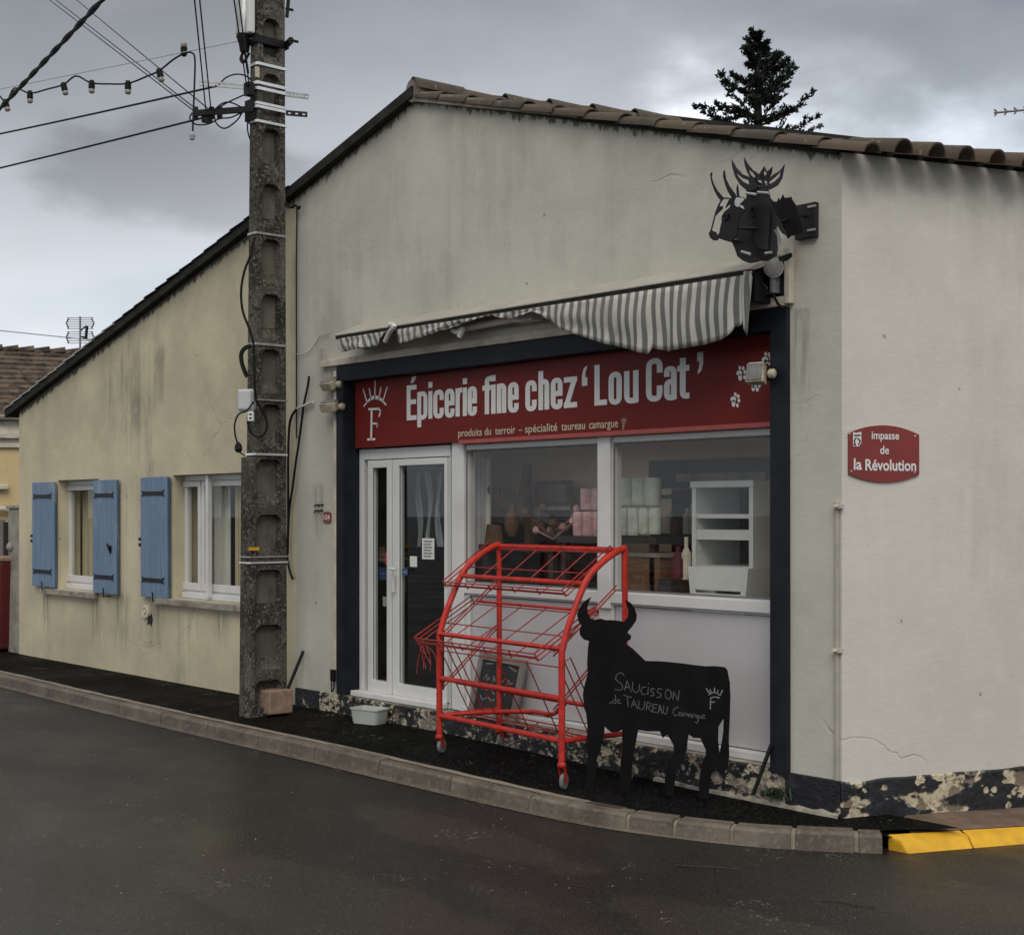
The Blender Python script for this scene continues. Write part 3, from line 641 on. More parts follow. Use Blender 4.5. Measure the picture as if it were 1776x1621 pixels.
for c in range(6):
    o = W2 * (.40 * c) + Vector((0, -.06, 0))
    m = MB(); k_ = .0 if c == 0 else -.05; barrel(m, R0 + o + up * (.025 + k_) + W2 * .43, R0 + o + up * (.05 + k_), up, .10, .115, flat=.95); m.build('ridge_tile', M['tile'], SHOP, smooth=True)
m = MB(); m.tube([R0 + Vector((0, -.052, .055)), R0 + Vector((0, .2, .055))], .10, 14); m.build('ridge_mortar', M['rim'], SHOP)
# dark room behind the shopfront
m = MB(); m.box(OL + .01, OR - .005 + .3, .29, 1.32, .10, 2.75); rm = m.build('shop_room', M['roomwall'], SHOP)
bm = bmesh.new(); bm.from_mesh(rm.data)
bmesh.ops.delete(bm, geom=[f for f in bm.faces if abs(f.normal.y) > .9 and f.calc_center_median().y < 1], context='FACES'); bmesh.ops.reverse_faces(bm, faces=bm.faces); bm.to_mesh(rm.data); bm.free()

# shopfront joinery: the door, two windows, infill panels
Y0 = .17
DOOR = MB(); dx0, dx1 = -5.175, fx(786, Y0)
DOOR.xz([(dx0, .155), (dx1, .155), (dx1, 2.29), (dx0, 2.29)], Y0 - .03, Y0 + .05, [[(dx0 + .065, .19), (dx1 - .012, .19), (dx1 - .012, 2.20), (dx0 + .065, 2.20)]])
DOOR = DOOR.build('glazed_door', M['pvc'], SHOP, bevel=.004)
def leaf(x0, x1, z0, z1, gx0, gx1, gz0, gz1, y, nm='door_leaf'):
    m = MB(); m.xz([(x0, z0), (x1, z0), (x1, z1), (x0, z1)], y - .032, y + .03, [[(gx0, gz0), (gx1, gz0), (gx1, gz1), (gx0, gz1)]])
    m.build(nm, M['pvc'], DOOR, bevel=.005)
    m = MB(); m.xz([(gx0 - .012, gz0 - .012), (gx1 + .012, gz0 - .012), (gx1 + .012, gz1 + .012), (gx0 - .012, gz1 + .012)], y - .02, y - .012, [[(gx0, gz0), (gx1, gz0), (gx1, gz1), (gx0, gz1)]])
    m.build('glazing_bead', M['rubber'], DOOR)
    m = MB(); m.box(gx0 - .01, gx1 + .01, y + .0, y + .008, gz0 - .01, gz1 + .01); m.build('door_glass', M['doorglass'], DOOR)
leaf(fx(646, Y0), fx(687, Y0), .20, 2.19, fx(654, Y0), fx(679, Y0), .30, 2.125, Y0 - .02)
leaf(fx(689, Y0), fx(783, Y0), .20, 2.19, fx(700, Y0), fx(779, Y0), .30, 2.135, Y0 - .02)
hx = fx(684.5, .11)
m = MB(); m.box(hx - .013, hx + .013, .085, .105, F(684, 1012, .1).z - .07, F(684, 1005, .1).z + .04); m.tube([(hx, .095, 1.27), (hx, .05, 1.27), (hx + .10, .045, 1.265)], .011, 8)
m.build('door_handle', M['pvc'], DOOR, bevel=.003)
m = MB(); m.box(dx0 + .02, dx1 - .02, .03, .13, .155, .20); m.build('door_threshold', M['pvc'], DOOR, bevel=.006)
px0, px1 = fx(785, .13), fx(806, .13)
m = MB(); m.box(px0 + .006, px1, .115, .24, .16, 2.325); m.build('door_post', M['pvc'], SHOP, bevel=.006)
def shop_window(x0, x1, g0, g1, nm):
    m = MB(); m.xz([(x0, 1.10), (x1, 1.10), (x1, 2.285), (x0, 2.285)], Y0 - .03, Y0 + .05, [[(g0, 1.19), (g1, 1.19), (g1, 2.24), (g0, 2.24)]])
    w = m.build(nm, M['pvc'], SHOP, bevel=.004)
    m = MB(); m.box(g0 - .01, g1 + .01, Y0, Y0 + .01, 1.18, 2.25); m.build('window_pane', M['glass'], w)
    m = MB(); m.xz([(g0 - .001, 1.189), (g1 + .001, 1.189), (g1 + .001, 2.241), (g0 - .001, 2.241)], Y0 - .034, Y0 - .026, [[(g0 + .009, 1.199), (g1 - .009, 1.199), (g1 - .009, 2.231), (g0 + .009, 2.231)]]); m.build('window_gasket', M['rubber'], w)
    m = MB(); m.box(x0, x1, Y0 - .05, Y0 - .03, 1.10, 1.175); m.build('window_rail', M['pvc'], w, bevel=.004)
    return w
xm0, xm1 = fx(1040, Y0 - .03), fx(1062, Y0 - .03)
shop_window(px1 + .002, xm0, fx(814, Y0), xm0 - .015, 'shop_window')
shop_window(xm1, OR + .0, xm1 + .015, OR - .02, 'shop_window')
m = MB(); m.box(xm0 + .001, xm1 - .001, Y0 - .055, Y0 + .05, 1.06, 2.288); m.build('window_mullion', M['pvc'], SHOP, bevel=.004)
for a, b in ((px1 + .002, (xm0 + xm1) / 2), ((xm0 + xm1) / 2 + .001, OR)):
    f0 = a + (.05 if a < -3 else .07); f1 = b - (.07 if a < -3 else .0)
    m = MB(); m.xz([(a, .16), (b, .16), (b, 1.098), (a, 1.098)], Y0 - .03, Y0 + .03, [[(f0, .205), (f1, .205), (f1, 1.085), (f0, 1.085)]])
    pf = m.build('infill_frame', M['pvc'], SHOP, bevel=.003)
    m = MB(); m.box(f0 + .008, f1 - .006, Y0 - .012, Y0 + .02, .212, 1.078); m.build('infill_panel', M['panel'], pf, bevel=.002)
m = MB(); m.box(px1, OR - .002, .09, .138, .152, .205); m.build('sill_trim', M['pvc'], SHOP, bevel=.006)
# ledge over the surround and vertical trunking
m = MB(); zt = sz1 + .006; m.box(fx(563), fx(1368), -.045, 0, zt, zt + .06); m.build('trunking', M['cream'], SHOP, bevel=.006)
m = MB(); m.box(fx(1368), fx(1378), -.05, 0, zt + .01, F(1378, 430).z); m.build('trunking', M['cream'], SHOP, bevel=.006)
m = MB(); cx = fx(1449, -.02); m.box(cx - .014, cx + .016, -.018, 0, .03, F(1452, 868).z); m.build('trunking', M['conduit'], SHOP, bevel=.008)
m = MB(); cx = fx(583, -.01); m.box(cx - .018, cx + .014, -.028, 0, .36, 2.98); m.build('trunking', M['cream'], SHOP, bevel=.006)
m = MB(); m.box(cx - .035, cx + .022, -.05, -.028, .27, .37); m.tube(spline([(cx - .02, -.045, .28), (cx - .01, -.05, .18), (cx + .01, -.04, .22), (cx + .012, -.045, .3)]), .006); m.build('cable_box', M['blackplastic'], SHOP)
for (px, py) in ((1452, 878), (1450, 1128)):
    p = F(px, py, -.03); m = MB(); m.tube([p, p + Vector((0, -.04, .0))], .010, 6); m.box(p.x - .03, p.x + .03, p.y, p.y + .03, p.z - .012, p.z + .012); m.build('pipe_clip', M['cream'], SHOP)

# ------------------------------------------------------------------ text
def text_mesh(txt, bold=0.0, res=3):
    c = bpy.data.curves.new('txt', 'FONT'); c.body = txt; c.offset = bold; c.resolution_u = res; c.fill_mode = 'FRONT'
    o = bpy.data.objects.new('txt', c); COL.objects.link(o); dg = bpy.context.evaluated_depsgraph_get()
    me = bpy.data.meshes.new_from_object(o.evaluated_get(dg)); vs = [(v.co.x, v.co.y) for v in me.vertices]; fs = [tuple(p.vertices) for p in me.polygons]
    bpy.data.objects.remove(o); bpy.data.curves.remove(c); bpy.data.meshes.remove(me); return vs, fs
CAPH = None
def put_text(mb, txt, x0, x1, z0, cap, fn, bold=0.0):
    """txt fitted between x0 and x1, baseline z0, capital height cap; fn(a, b) -> point"""
    vs, fs = text_mesh(txt, bold); global CAPH
    if CAPH is None: CAPH = max(v[1] for v in text_mesh('E')[0])
    lo = min(v[0] for v in vs); hi = max(v[0] for v in vs); k = (x1 - x0) / (hi - lo)
    mb.add([fn(x0 + (v[0] - lo) * k, z0 + v[1] * cap / CAPH) for v in vs], fs)
def stroke(mb, pts, fn, w):     # flat stroke along a 2D polyline
    for i in range(len(pts) - 1):
        a = Vector(pts[i]); b = Vector(pts[i+1]); t = (b - a)
        if t.length < 1e-6: continue
        t.normalize(); n_ = Vector((-t.y, t.x)) * w / 2; e_ = t * w * .3
        q = [a - e_ + n_, a - e_ - n_, b + e_ - n_, b + e_ + n_]; mb.add([fn(p.x, p.y) for p in q], [(0, 1, 2, 3)])

# ------------------------------------------------------------------ shop sign board
SY = .085
SIGN = thing('shop_sign', F(620, 775, SY), 'long red sign board with white lettering over door and windows', 'shop sign')
m = MB(); m.box(OL + .04, OR - .002, SY, SY + .05, 2.302, 2.88); m.build('sign_board', M['red_sign'], SIGN, bevel=.003)
m = MB(); m.box(fx(797, SY), OR - .004, SY - .016, SY - .001, 2.286, 2.318); m.build('sign_trim', M['pinkstrip'], SIGN, bevel=.003)
sf = lambda yy: (lambda a, b: (a, yy, b))
def sx(px): return fx(px, SY)
zb = lambda px, py: F(px, py, SY).z
cap = .290; zl = .5 * (zb(707, 728) + zb(1195, 692)); SWV, SWH = .053, .039; XH_ = .775 * cap
def rpath(P, r, closed=False, n=5):      # polyline with rounded corners
    P = [Vector(p) for p in P]; o = []; m_ = len(P)
    for i, p in enumerate(P):
        if not closed and i in (0, m_ - 1): o.append(p); continue
        a, b = P[i-1], P[(i+1) % m_]; da, db = (a - p), (b - p); k = min(r, da.length * .5, db.length * .5); q0, q1 = p + da.normalized() * k, p + db.normalized() * k
        for j in range(n + 1):
            t = j / n; o.append(q0 * (1-t)**2 + p * 2*t*(1-t) + q1 * t*t)
    return o
RIB = [0]
def ribbon(mb, P, fn, closed=False):
    RIB[0] += 1; n_ = len(P); L_, R_ = [], []
    for i, p in enumerate(P):
        if closed: d_ = (P[(i+1) % n_] - P[i-1])
        else: d_ = P[min(i+1, n_-1)] - P[max(i-1, 0)]
        d_ = d_.normalized(); w_ = .5 * (SWH + (SWV - SWH) * d_.y * d_.y); nn = Vector((-d_.y, d_.x)) * w_; L_.append(p + nn); R_.append(p - nn)
    y = SY - .002 - .00012 * (RIB[0] % 6)
    mb.add([(p.x, y, p.y) for p in L_ + R_], [(i, (i+1) % n_, n_ + (i+1) % n_, n_ + i) for i in range(n_ if closed else n_ - 1)])
def glyph(mb, ch_, x0, x1):
    l, r = x0 + SWV / 2, x1 - SWV / 2; b, t = zl + SWH / 2, zl + XH_ - SWH / 2; B, T_ = zl, zl + XH_; C_ = zl + cap; rd = (r - l) * .62 + .012
    def st(*P, rr=0, closed=False): ribbon(mb, rpath(P, rr, closed) if rr else [Vector(p) for p in P], None, closed)
    m_ = (l + r) / 2; eps = .004
    if ch_ in 'E': st((l, B), (l, C_)); [st((l, z), (x1 - (.006 if z == zl + cap * .52 else 0), z)) for z in (B + SWH / 2, zl + cap * .52, C_ - SWH / 2)]
    elif ch_ == 'L': st((l, B), (l, C_)); st((l, b), (x1, b))
    elif ch_ == 'C': st((r, zl + cap * .66), (r, C_ - SWH / 2 + eps), (l, C_ - SWH / 2 + eps), (l, b - eps), (r, b - eps), (r, zl + cap * .36), rr=rd)
    elif ch_ == 'i': st((m_, B), (m_, T_)); st((m_, zl + cap * .87), (m_, zl + cap * 1.03))
    elif ch_ == 'o': st((l, b - eps), (r, b - eps), (r, t + eps), (l, t + eps), rr=rd, closed=True)
    elif ch_ == 'c': st((r, zl + XH_ * .64), (r, t + eps), (l, t + eps), (l, b - eps), (r, b - eps), (r, zl + XH_ * .36), rr=rd)
    elif ch_ == 'e': st((r, zl + XH_ * .46), (r, t + eps), (l, t + eps), (l, b - eps), (r, b - eps), (r, zl + XH_ * .30), rr=rd); st((l, zl + XH_ * .50), (r + SWV / 2, zl + XH_ * .50))
    elif ch_ == 'p': st((l, zl - cap * .22), (l, T_)); st((l + .001, b - eps), (r, b - eps), (r, t + eps), (l + .001, t + eps), rr=rd)
    elif ch_ == 'r': st((l, B), (l, T_)); st((l, zl + XH_ * .62), (l + (r - l) * .35, t), (x1, t + .004), rr=.02)
    elif ch_ in 'nh': st((l, B), (l, T_ if ch_ == 'n' else C_ * 1.0)); st((l + .001, t + eps), (r, t + eps), (r, B), rr=rd)
    elif ch_ == 'u': st((r, B), (r, T_)); st((r - .001, b - eps), (l, b - eps), (l, T_), rr=rd)
    elif ch_ == 'f': k = x0 + SWV * .8; st((k, B), (k, C_ - SWH * .4), (x1 + .004, C_ - SWH * .4), rr=.04); st((x0 - .012, t), (x1, t))
    elif ch_ == 't': k = x0 + SWV * .75; st((k, zl + cap * .95), (k, b), (x1, b), rr=.035); st((x0 - .010, t), (x1, t))
    elif ch_ == 'z': st((x0, t), (x1, t)); st((x1 - SWV * .55, t), (x0 + SWV * .55, b)); st((x0, b), (x1, b))
    elif ch_ == 'a': st((l, zl + XH_ * .70), (l, t + eps), (r, t + eps), (r, B), rr=rd * .9); st((r - .002, zl + XH_ * .54), (l, zl + XH_ * .54), (l, b - eps), (r - .002, b - eps), rr=rd * .8)
K2 = lambda x: sx(600 + x / 2.337)
for word_ in ([('E', 247, 287), ('p', 290, 331), ('i', 335, 351), ('c', 355, 397), ('e', 401, 441), ('r', 445, 472), ('i', 475, 491), ('e', 494, 532)], [('f', 558, 588), ('i', 590, 607), ('n', 612, 651), ('e', 657, 701)],
              [('c', 728, 774), ('h', 781, 825), ('e', 831, 879), ('z', 884, 938)], [('L', 1008, 1059), ('o', 1065, 1119), ('u', 1128, 1187)], [('C', 1217, 1284), ('a', 1290, 1342), ('t', 1348, 1393)]):
    m = MB()
    for ch_, a, b in word_: glyph(m, ch_, K2(a), K2(b))
    if word_[0][0] == 'E': xa = K2(262); m.add([(xa, SY - .0022, zl + cap * 1.06), (xa + .045, SY - .0022, zl + cap * 1.06), (xa + .085, SY - .0022, zl + cap * 1.24), (xa + .025, SY - .0022, zl + cap * 1.24)], [(0, 1, 2, 3)])
    m.build('word', M['white_print'], SIGN, fix=False)
zq = zb(1015, 640)
for a, b, up_ in ((1009.5, 1019, 1), (1209.5, 1220, 0)):
    x0, x1 = sx(a), sx(b); z = F(a, 652 if up_ else 630, SY).z; wq = x1 - x0
    m = MB(); pts = [(0, 0), (1, 0), (1, .42), (.62, .42), (.68, .68), (.95, .9), (.85, 1), (.3, .85), (0, .5)]
    if not up_: pts = [(1 - p, -q_) for p, q_ in pts]
    m.add([(x0 + p * wq, SY - .002, z + (q_ - .5 if up_ else q_ + .5) * .145) for p, q_ in pts], [tuple(range(9))]); m.build('quote_mark', M['white_print'], SIGN, fix=False)
m = MB(); zs = .5 * (zb(795, 757) + zb(1075, 740.5))
words_ = (('produits', 795, 836), ('du', 841, 852), ('terroir', 859, 894), ('–', 900, 906), ('spécialité', 911, 967), ('taureau', 974, 1015), ('camargue', 1022, 1072))
for w_, a, b in words_:
    m = MB(); put_text(m, w_, sx(a), sx(b), zs, .058, sf(SY - .002), .004); m.build('small_word', M['cream_print'], SIGN, fix=False)
# crown and F emblem (pixels of a 810 x 1621 crop of the board's left end)
def cp(x, y): p = F(620 + x / 11.571, 640 + y / 11.571, SY - .002); return (p.x, p.z)
def emblem(mb, T, fn, s=1.0):
    P = lambda pts: [T(*p) for p in pts]
    for seg in ([(115, 405), (190, 660)], [(235, 390), (270, 570)], [(355, 240), (350, 540)], [(472, 370), (435, 560)], [(595, 365), (515, 625)]): stroke(mb, P(seg), fn, .014 * s)
    arc = [(130, 745), (200, 650), (270, 590), (350, 562), (430, 580), (500, 630), (570, 715)]
    for i, w_ in enumerate((.013, .022, .030, .032, .026, .016)): stroke(mb, P(arc[i:i+2]), fn, w_ * s)
    for seg, w_ in (([(285, 830), (275, 1400)], .026), ([(225, 805), (430, 795)], .018), ([(430, 795), (465, 850)], .022), ([(465, 850), (435, 945)], .018), ([(290, 1095), (385, 1090)], .016), ([(385, 1090), (405, 1110)], .018), ([(405, 1110), (390, 1160)], .014), ([(205, 1412), (350, 1405)], .018)):
        stroke(mb, P(seg), fn, w_ * s)
m = MB(); emblem(m, cp, sf(SY - .0025)); m.build('crown_emblem', M['white_print'], SIGN, fix=False)
m = MB()
def cp2(x, y): return (sx(1078) + (x - 115) / 480 * (sx(1087) - sx(1078)), zs + .066 - (y - 240) / 1180 * .085)
emblem(m, cp2, sf(SY - .0025), .2); m.build('crown_emblem', M['cream_print'], SIGN, fix=False)
# paw prints (crop 1621 px of a 120 px square at 1260, 590)
for pads in ([(300, 770, 70, 60), (320, 870, 45, 80), (312, 650, 30, 50), (392, 660, 32, 52), (432, 745, 32, 48), (422, 865, 32, 50)],
             [(900, 455, 75, 72), (925, 505, 45, 50), (918, 320, 34, 52), (998, 340, 36, 55), (1038, 435, 36, 52), (1015, 548, 38, 42)],
             [(160, 1380, 65, 65), (165, 1480, 42, 85), (205, 1265, 32, 48), (272, 1310, 38, 46), (290, 1412, 36, 46), (255, 1525, 32, 48)],
             [(650, 1060, 65, 60), (630, 1130, 42, 65), (660, 930, 32, 48), (740, 960, 32, 48), (770, 1065, 32, 45), (722, 1155, 35, 48)]):
    m = MB()
    for cx, cy, rx, ry in pads:
        vs = []
        for k in range(16):
            a = 2 * pi * k / 16; p = F(1260 + (cx + rx * cos(a)) / 13.51, 590 + (cy + ry * sin(a)) / 13.51, SY - .002); vs.append((p.x, SY - .002, p.z))
        m.add(vs, [tuple(range(16))])
    m.build('paw_print', M['white_print'], SIGN, fix=False)

# ------------------------------------------------------------------ awning
AY = -.26
AW = thing('awning', F(583, 582, AY), 'pale awning hood with torn grey striped cloth sagging below it', 'awning')
ax0, ax1 = F(583, 582, AY).x, F(1306, 469, AY).x; az = 3.232
m = MB(); m.add([], [])
m.prism([(AY - .02, az - .004), (AY + .012, az - .004), (.0, az + .07), (.0, az + .125), (AY - .005, az + .018), (AY - .02, az + .008)], [], lambda a, b, t: (t, a, b), ax0, ax1)
m.build('awning_hood', M['awnhood'], AW, bevel=.004)
m = MB(); m.box(ax0 + .01, ax1 - .01, AY - .012, AY + .02, az - .03, az - .005); m.build('front_bar', M['verge'], AW)
def cloth(pts_top, pts_bot, u_scale=1.0, folds=.022, name='striped_valance', y=AY - .015, seed=0, slant=0.0):
    """pts: lists of photograph pixels for the top and the bottom edge (same x order)"""
    def interp(P, x):
        for (xa, ya), (xb, yb) in zip(P[:-1], P[1:]):
            if x <= xb: return ya + (yb - ya) * (x - xa) / (xb - xa + 1e-9)
        return P[-1][1]
    xa, xb = pts_bot[0][0], pts_bot[-1][0]; nc = max(30, int((xb - xa) / 2.2)); nr = 10; vs = []; us = []
    for i in range(nc + 1):
        px = xa + (xb - xa) * i / nc; top = F(px, interp(pts_top, px), y); bot = F(px, interp(pts_bot, px), y)
        for j in range(nr + 1):
            k = j / nr; p = top.lerp(bot, k); L_ = (top - bot).length
            w = folds * (k ** .7) * (sin(p.x * 17 + seed) * .6 + sin(p.x * 41 + 3 * k + seed) * .35 + noise.noise(Vector((p.x * 3, k * 2, seed))) * 1.2)
            bel = -.05 * L_ * sin(pi * min(1, k * .9))
            vs.append(Vector((p.x, p.y + w + bel, p.z))); us.append((p.x * u_scale + slant * k * L_ + .06 * L_ * k * noise.noise(Vector((p.x * 2.2, k, 4 + seed))), k))
    m = MB(); fs = [(i*(nr+1)+j, i*(nr+1)+j+1, (i+1)*(nr+1)+j+1, (i+1)*(nr+1)+j) for i in range(nc) for j in range(nr)]
    m.add(vs, fs); o = m.build(name, M['awning'], AW, smooth=True, fix=False)
    uv = o.data.uv_layers.new(name='UVMap')
    for lp in o.data.loops: uv.data[lp.index].uv = us[lp.vertex_index]
    sdm = o.modifiers.new('thick', 'SOLIDIFY'); sdm.thickness = .003
    return o
topline = [(583, 588), (1308, 474)]
cloth(topline, [(588, 604), (592, 610), (610, 606), (635, 603), (655, 599), (659, 592), (668, 581), (672, 574)], seed=1, slant=-.5)
cloth(topline, [(686, 573), (690, 597), (706, 594), (730, 585), (752, 578), (775, 570), (800, 561), (830, 552), (856, 546)], seed=2, slant=-.3)
cloth(topline, [(856, 548), (880, 553), (905, 547), (925, 541), (936, 546), (950, 556), (975, 571), (1005, 582), (1030, 590), (1055, 597), (1085, 604), (1110, 611), (1125, 614), (1132, 603),
                (1140, 606), (1160, 609), (1190, 604), (1230, 595), (1262, 586), (1271, 577), (1276, 567), (1283, 566), (1288, 560), (1290, 540), (1294, 530)], seed=3, slant=.0, folds=.02)
cloth([(1290, 470), (1306, 470)], [(1290, 570), (1294, 578), (1297, 583), (1300, 540), (1304, 480)], seed=5, folds=.012, y=AY - .02)
# arms, roller and twisted cloth under the hood
m = MB(); p0, p1 = F(800, 570, -.12), F(905, 551, -.12); m.tube([p0, p1], .028, 8); m.box(p1.x - .05, p1.x + .16, -.17, -.05, p1.z - .035, p1.z + .04); m.build('folding_arm', M['pvc'], AW, bevel=.004)
m = MB(); m.tube([(ax0 + .05, -.05, az - .01), (ax1 - .05, -.05, az - .01)], .022, 10); m.build('roller_tube', M['greysteel'], AW, smooth=True)
m = MB(); m.tube(spline([F(668, 592, AY), F(676, 576, AY - .02), F(684, 566, AY - .05), F(676, 562, AY - .02)]), .02, 8); m.tube(spline([F(785, 572, -.2), F(794, 576, -.2), F(803, 570, -.2), F(797, 584, -.2)]), .022, 8)
m.build('arm_elbow', M['pvc'], AW, smooth=True)
m = MB(); a, b = F(1312, 476, -.12), F(1356, 520, -.12); m.box(a.x, a.x + .05, -.2, -.001, b.z, a.z); m.box(a.x + .05, b.x, -.03, -.002, b.z, a.z + .08); m.tube(spline([F(1318, 490, -.2), F(1330, 500, -.2), F(1322, 512, -.2), F(1338, 508, -.18), F(1350, 528, -.1), F(1360, 534, -.06)]), .009, 6)
m.build('end_bracket', M['blackmetal'], AW, bevel=.004)
m = MB(); m.box(ax0 + .02, ax0 + .07, AY + .02, -.002, az - .09, az - .006); m.build('end_bracket', M['blackmetal'], AW)

# ------------------------------------------------------------------ bull's head sign on the upper wall
def bp(x, y, yy): p = F(1220 + x / 6.236, 260 + y / 6.236, yy); return (p.x, p.z)
BH = thing('bull_head_sign', F(1396, 380), 'dark cut steel sign of horned bull heads jutting from upper right wall', 'metal sign')
def plate(pts, y, name, m_, holes=(), th=.008):
    m = MB(); m.xz([bp(a, b, y) for a, b in pts], y - th / 2, y + th / 2, [[bp(a, b, y) for a, b in h] for h in holes]); return m.build(name, M[m_], BH)
plate([(75,880),(60,905),(75,950),(110,980),(150,980),(165,955),(230,980),(300,1000),(360,930),(380,800),(400,700),(470,650),(470,540),(440,520),(380,500),(340,500),(300,525),(250,515),(215,520),(190,545),(160,600),(130,680),(110,760),(90,840)], -.50, 'left_head', 'blackmetal', [[(88,868),(112,785),(125,720),(150,690),(205,640),(210,610),(170,610),(185,570),(215,532),(285,532),(262,575),(240,630),(276,596),(296,566),(290,620),(230,670),(200,720),(200,780),(185,840),(175,900),(150,930),(135,890),(108,880)]])
plate([(340,560),(360,515),(420,520),(440,545),(395,590),(400,620),(440,640),(420,600),(370,620),(345,600)], -.508, 'pale_curl', 'greyplastic')
for h in ([(190,555),(150,500),(115,430),(85,340),(75,270),(90,240),(96,252),(88,295),(110,365),(150,440),(220,518)], [(310,525),(265,450),(235,370),(215,290),(215,240),(230,220),(234,252),(242,310),(280,390),(355,490)], [(375,560),(362,480),(358,420),(370,372),(378,420),(385,480),(395,560)]):
    plate(h, -.50, 'thin_horn', 'blackmetal', th=.006)
plate([(330,800),(300,900),(310,950),(420,990),(480,1060),(540,1170),(600,1200),(690,1205),(790,1150),(805,1060),(790,930),(760,870),(800,820),(850,900),(900,930),(880,880),(820,760),(740,640),(715,470),(705,440),(690,390),(640,380),(600,400),(500,380),(470,430),(465,600),(440,640),(380,740)], -.36, 'centre_head', 'aubergine')
plate([(600,470),(705,470),(720,640),(725,760),(700,1080),(600,1070),(520,900),(560,740),(590,600)], -.372, 'brow_panel', 'aubergine')
plate([(290,955),(340,1060),(370,1150),(430,1200),(500,1225),(580,1215),(620,1195),(550,1140),(490,1050),(420,985)], -.44, 'neck_shadow_plate', 'blackmetal')  # dark plate cut to the shadow under the head, at the neck
plate([(470,440),(400,380),(345,290),(315,190),(308,105),(355,190),(420,262),(500,295),(560,330),(600,400),(560,430),(520,440)], -.37, 'horn', 'aubergine', [[(335,200),(375,265),(430,310),(490,330),(498,378),(430,345),(375,290)]])
plate([(660,400),(580,385),(520,330),(475,240),(448,160),(440,82),(490,165),(540,222),(600,262),(640,300),(680,390)], -.35, 'horn', 'aubergine', [[(480,185),(505,225),(540,250),(565,290),(545,305),(505,260)], [(580,330),(625,330),(640,362),(600,350)]])
plate([(690,400),(715,432),(800,385),(850,310),(878,162),(830,228),(760,268),(710,310),(690,350)], -.36, 'horn', 'aubergine', [[(712,345),(780,290),(840,225),(828,290),(770,345),(712,378)]])
plate([(605,265),(660,180),(690,240),(745,185),(738,250),(690,345),(645,325)], -.35, 'crown_spike', 'blackmetal', [[(650,250),(662,215),(690,260),(660,290)]])
plate([(720,520),(760,560),(800,560),(815,520),(825,550),(840,530),(862,485),(875,520),(940,515),(948,505),(955,530),(1000,600),(1040,700),(1080,830),(1080,900),(1040,920),(950,930),(915,960),(880,900),(850,820),(800,760),(740,700)], -.20, 'right_head', 'blackmetal')
plate([(770,850),(800,840),(855,960),(835,1045),(800,980)], -.26, 'pale_ear', 'greyplastic')
plate([(810,1160),(950,1112),(962,1150),(900,1202),(830,1207)], -.20, 'ear', 'blackmetal')
plate([(500,640),(530,595),(570,620),(568,690),(530,728),(495,690)], -.374, 'eye', 'blackmetal', [[(515,650),(535,620),(555,640),(550,680),(525,690)]])
plate([(200,720),(225,680),(265,690),(262,740),(225,772)], -.515, 'eye', 'blackmetal', [[(222,715),(240,700),(252,720),(238,745)]])
m = MB(); a = bp(1003, 600, -.02); b = bp(1228, 940, -.02); m.box(a[0], b[0], -.035, -.001, b[1], bp(1228, 562, -.02)[1]); m.build('wall_plate', M['aubergine'], BH, bevel=.003)
for (x, y) in ((1170, 610), (1165, 865)):
    q = bp(x, y, -.04); m = MB(); m.box(q[0] - .03, q[0] + .03, -.042, -.036, q[1] - .007, q[1] + .007); m.build('fixing_slot', M['greysteel'], BH)
for (a, b, ya, yb) in (((900, 700), (1120, 720), -.2, -.03), ((700, 800), (900, 760), -.36, -.2), ((330, 850), (600, 850), -.5, -.36), ((465, 470), (575, 486), -.376, -.376), ((592, 462), (710, 470), -.376, -.376), ((412, 1100), (515, 1133), -.446, -.446), ((670, 1122), (740, 1112), -.376, -.376)):
    m = MB(); p = bp(*a, ya); q = bp(*b, yb); m.tube([(p[0], ya, p[1]), (q[0], yb, q[1])], .010, 6); m.build('spacer_bar', M['greysteel'] if ya == yb else M['blackmetal'], BH)
# round projector lamp under the sign
p = F(1342, 464, -.10)
LMP = thing('round_lamp', p, 'small round lamp with pale glass under the bull head sign', 'lamp')
m = MB(); m.lathe([(.02, -.09), (.045, -.07), (.058, -.01), (.062, .0)], p, (.75, -.66, -.05), 18); m.build('lamp_body', M['greysteel'], LMP, smooth=True)
m = MB(); m.lathe([(.056, .001), (.056, .010), (.04, .018), (.0, .022)], p, (.75, -.66, -.05), 18); m.build('lamp_lens', M['lens'], LMP, smooth=True)
m = MB(); m.box(p.x - .03, p.x - .01, -.10, -.001, p.z - .15, p.z - .01); m.build('lamp_bracket', M['greysteel'], LMP)

# floodlights beside and on the surround
def flood(px, py, y, w, h, dr, label, cage=False):
    p = F(px, py, y); o = thing('floodlight', p, label, 'floodlight', 'old cream floodlights around the shopfront')
    q = Matrix.Translation(p) @ Matrix.Rotation(dr[0], 4, 'Z') @ Matrix.Rotation(dr[1], 4, 'X')
    m = MB(q); m.prism([(-w * .5, -h * .5), (w * .5, -h * .5), (w * .4, h * .5), (-w * .4, h * .5)], [], lambda a, b, t: (a, t, b), -.05, .03); m.build('lamp_housing', M['lampshell'], o, bevel=.008)
    m = MB(q); m.box(-w * .42, w * .42, -.058, -.051, -h * .4, h * .4); m.build('lamp_glass', M['rubber'], o)
    m = MB(); m.tube(spline([p + Vector((0, .03, 0)), p + Vector((.02, .06, -.02)), Vector((p.x + .03, max(0, p.y + .1) if y < 0 else y + .05, p.z - .03))], 4), .012, 6); m.build('lamp_arm', M['blackmetal'], o)
    m = MB(q); m.lathe([(.02, 0), (.03, .012), (.03, .04), (.015, .05)], (w * .6, .0, .0), (1, 0, 0), 10); m.build('junction_knob', M['lampshell'], o, smooth=True)
    return o
flood(1313, 649, -.12, .12, .13, (.35, -.25), 'cream floodlight in front of the paw prints at right end of red sign')
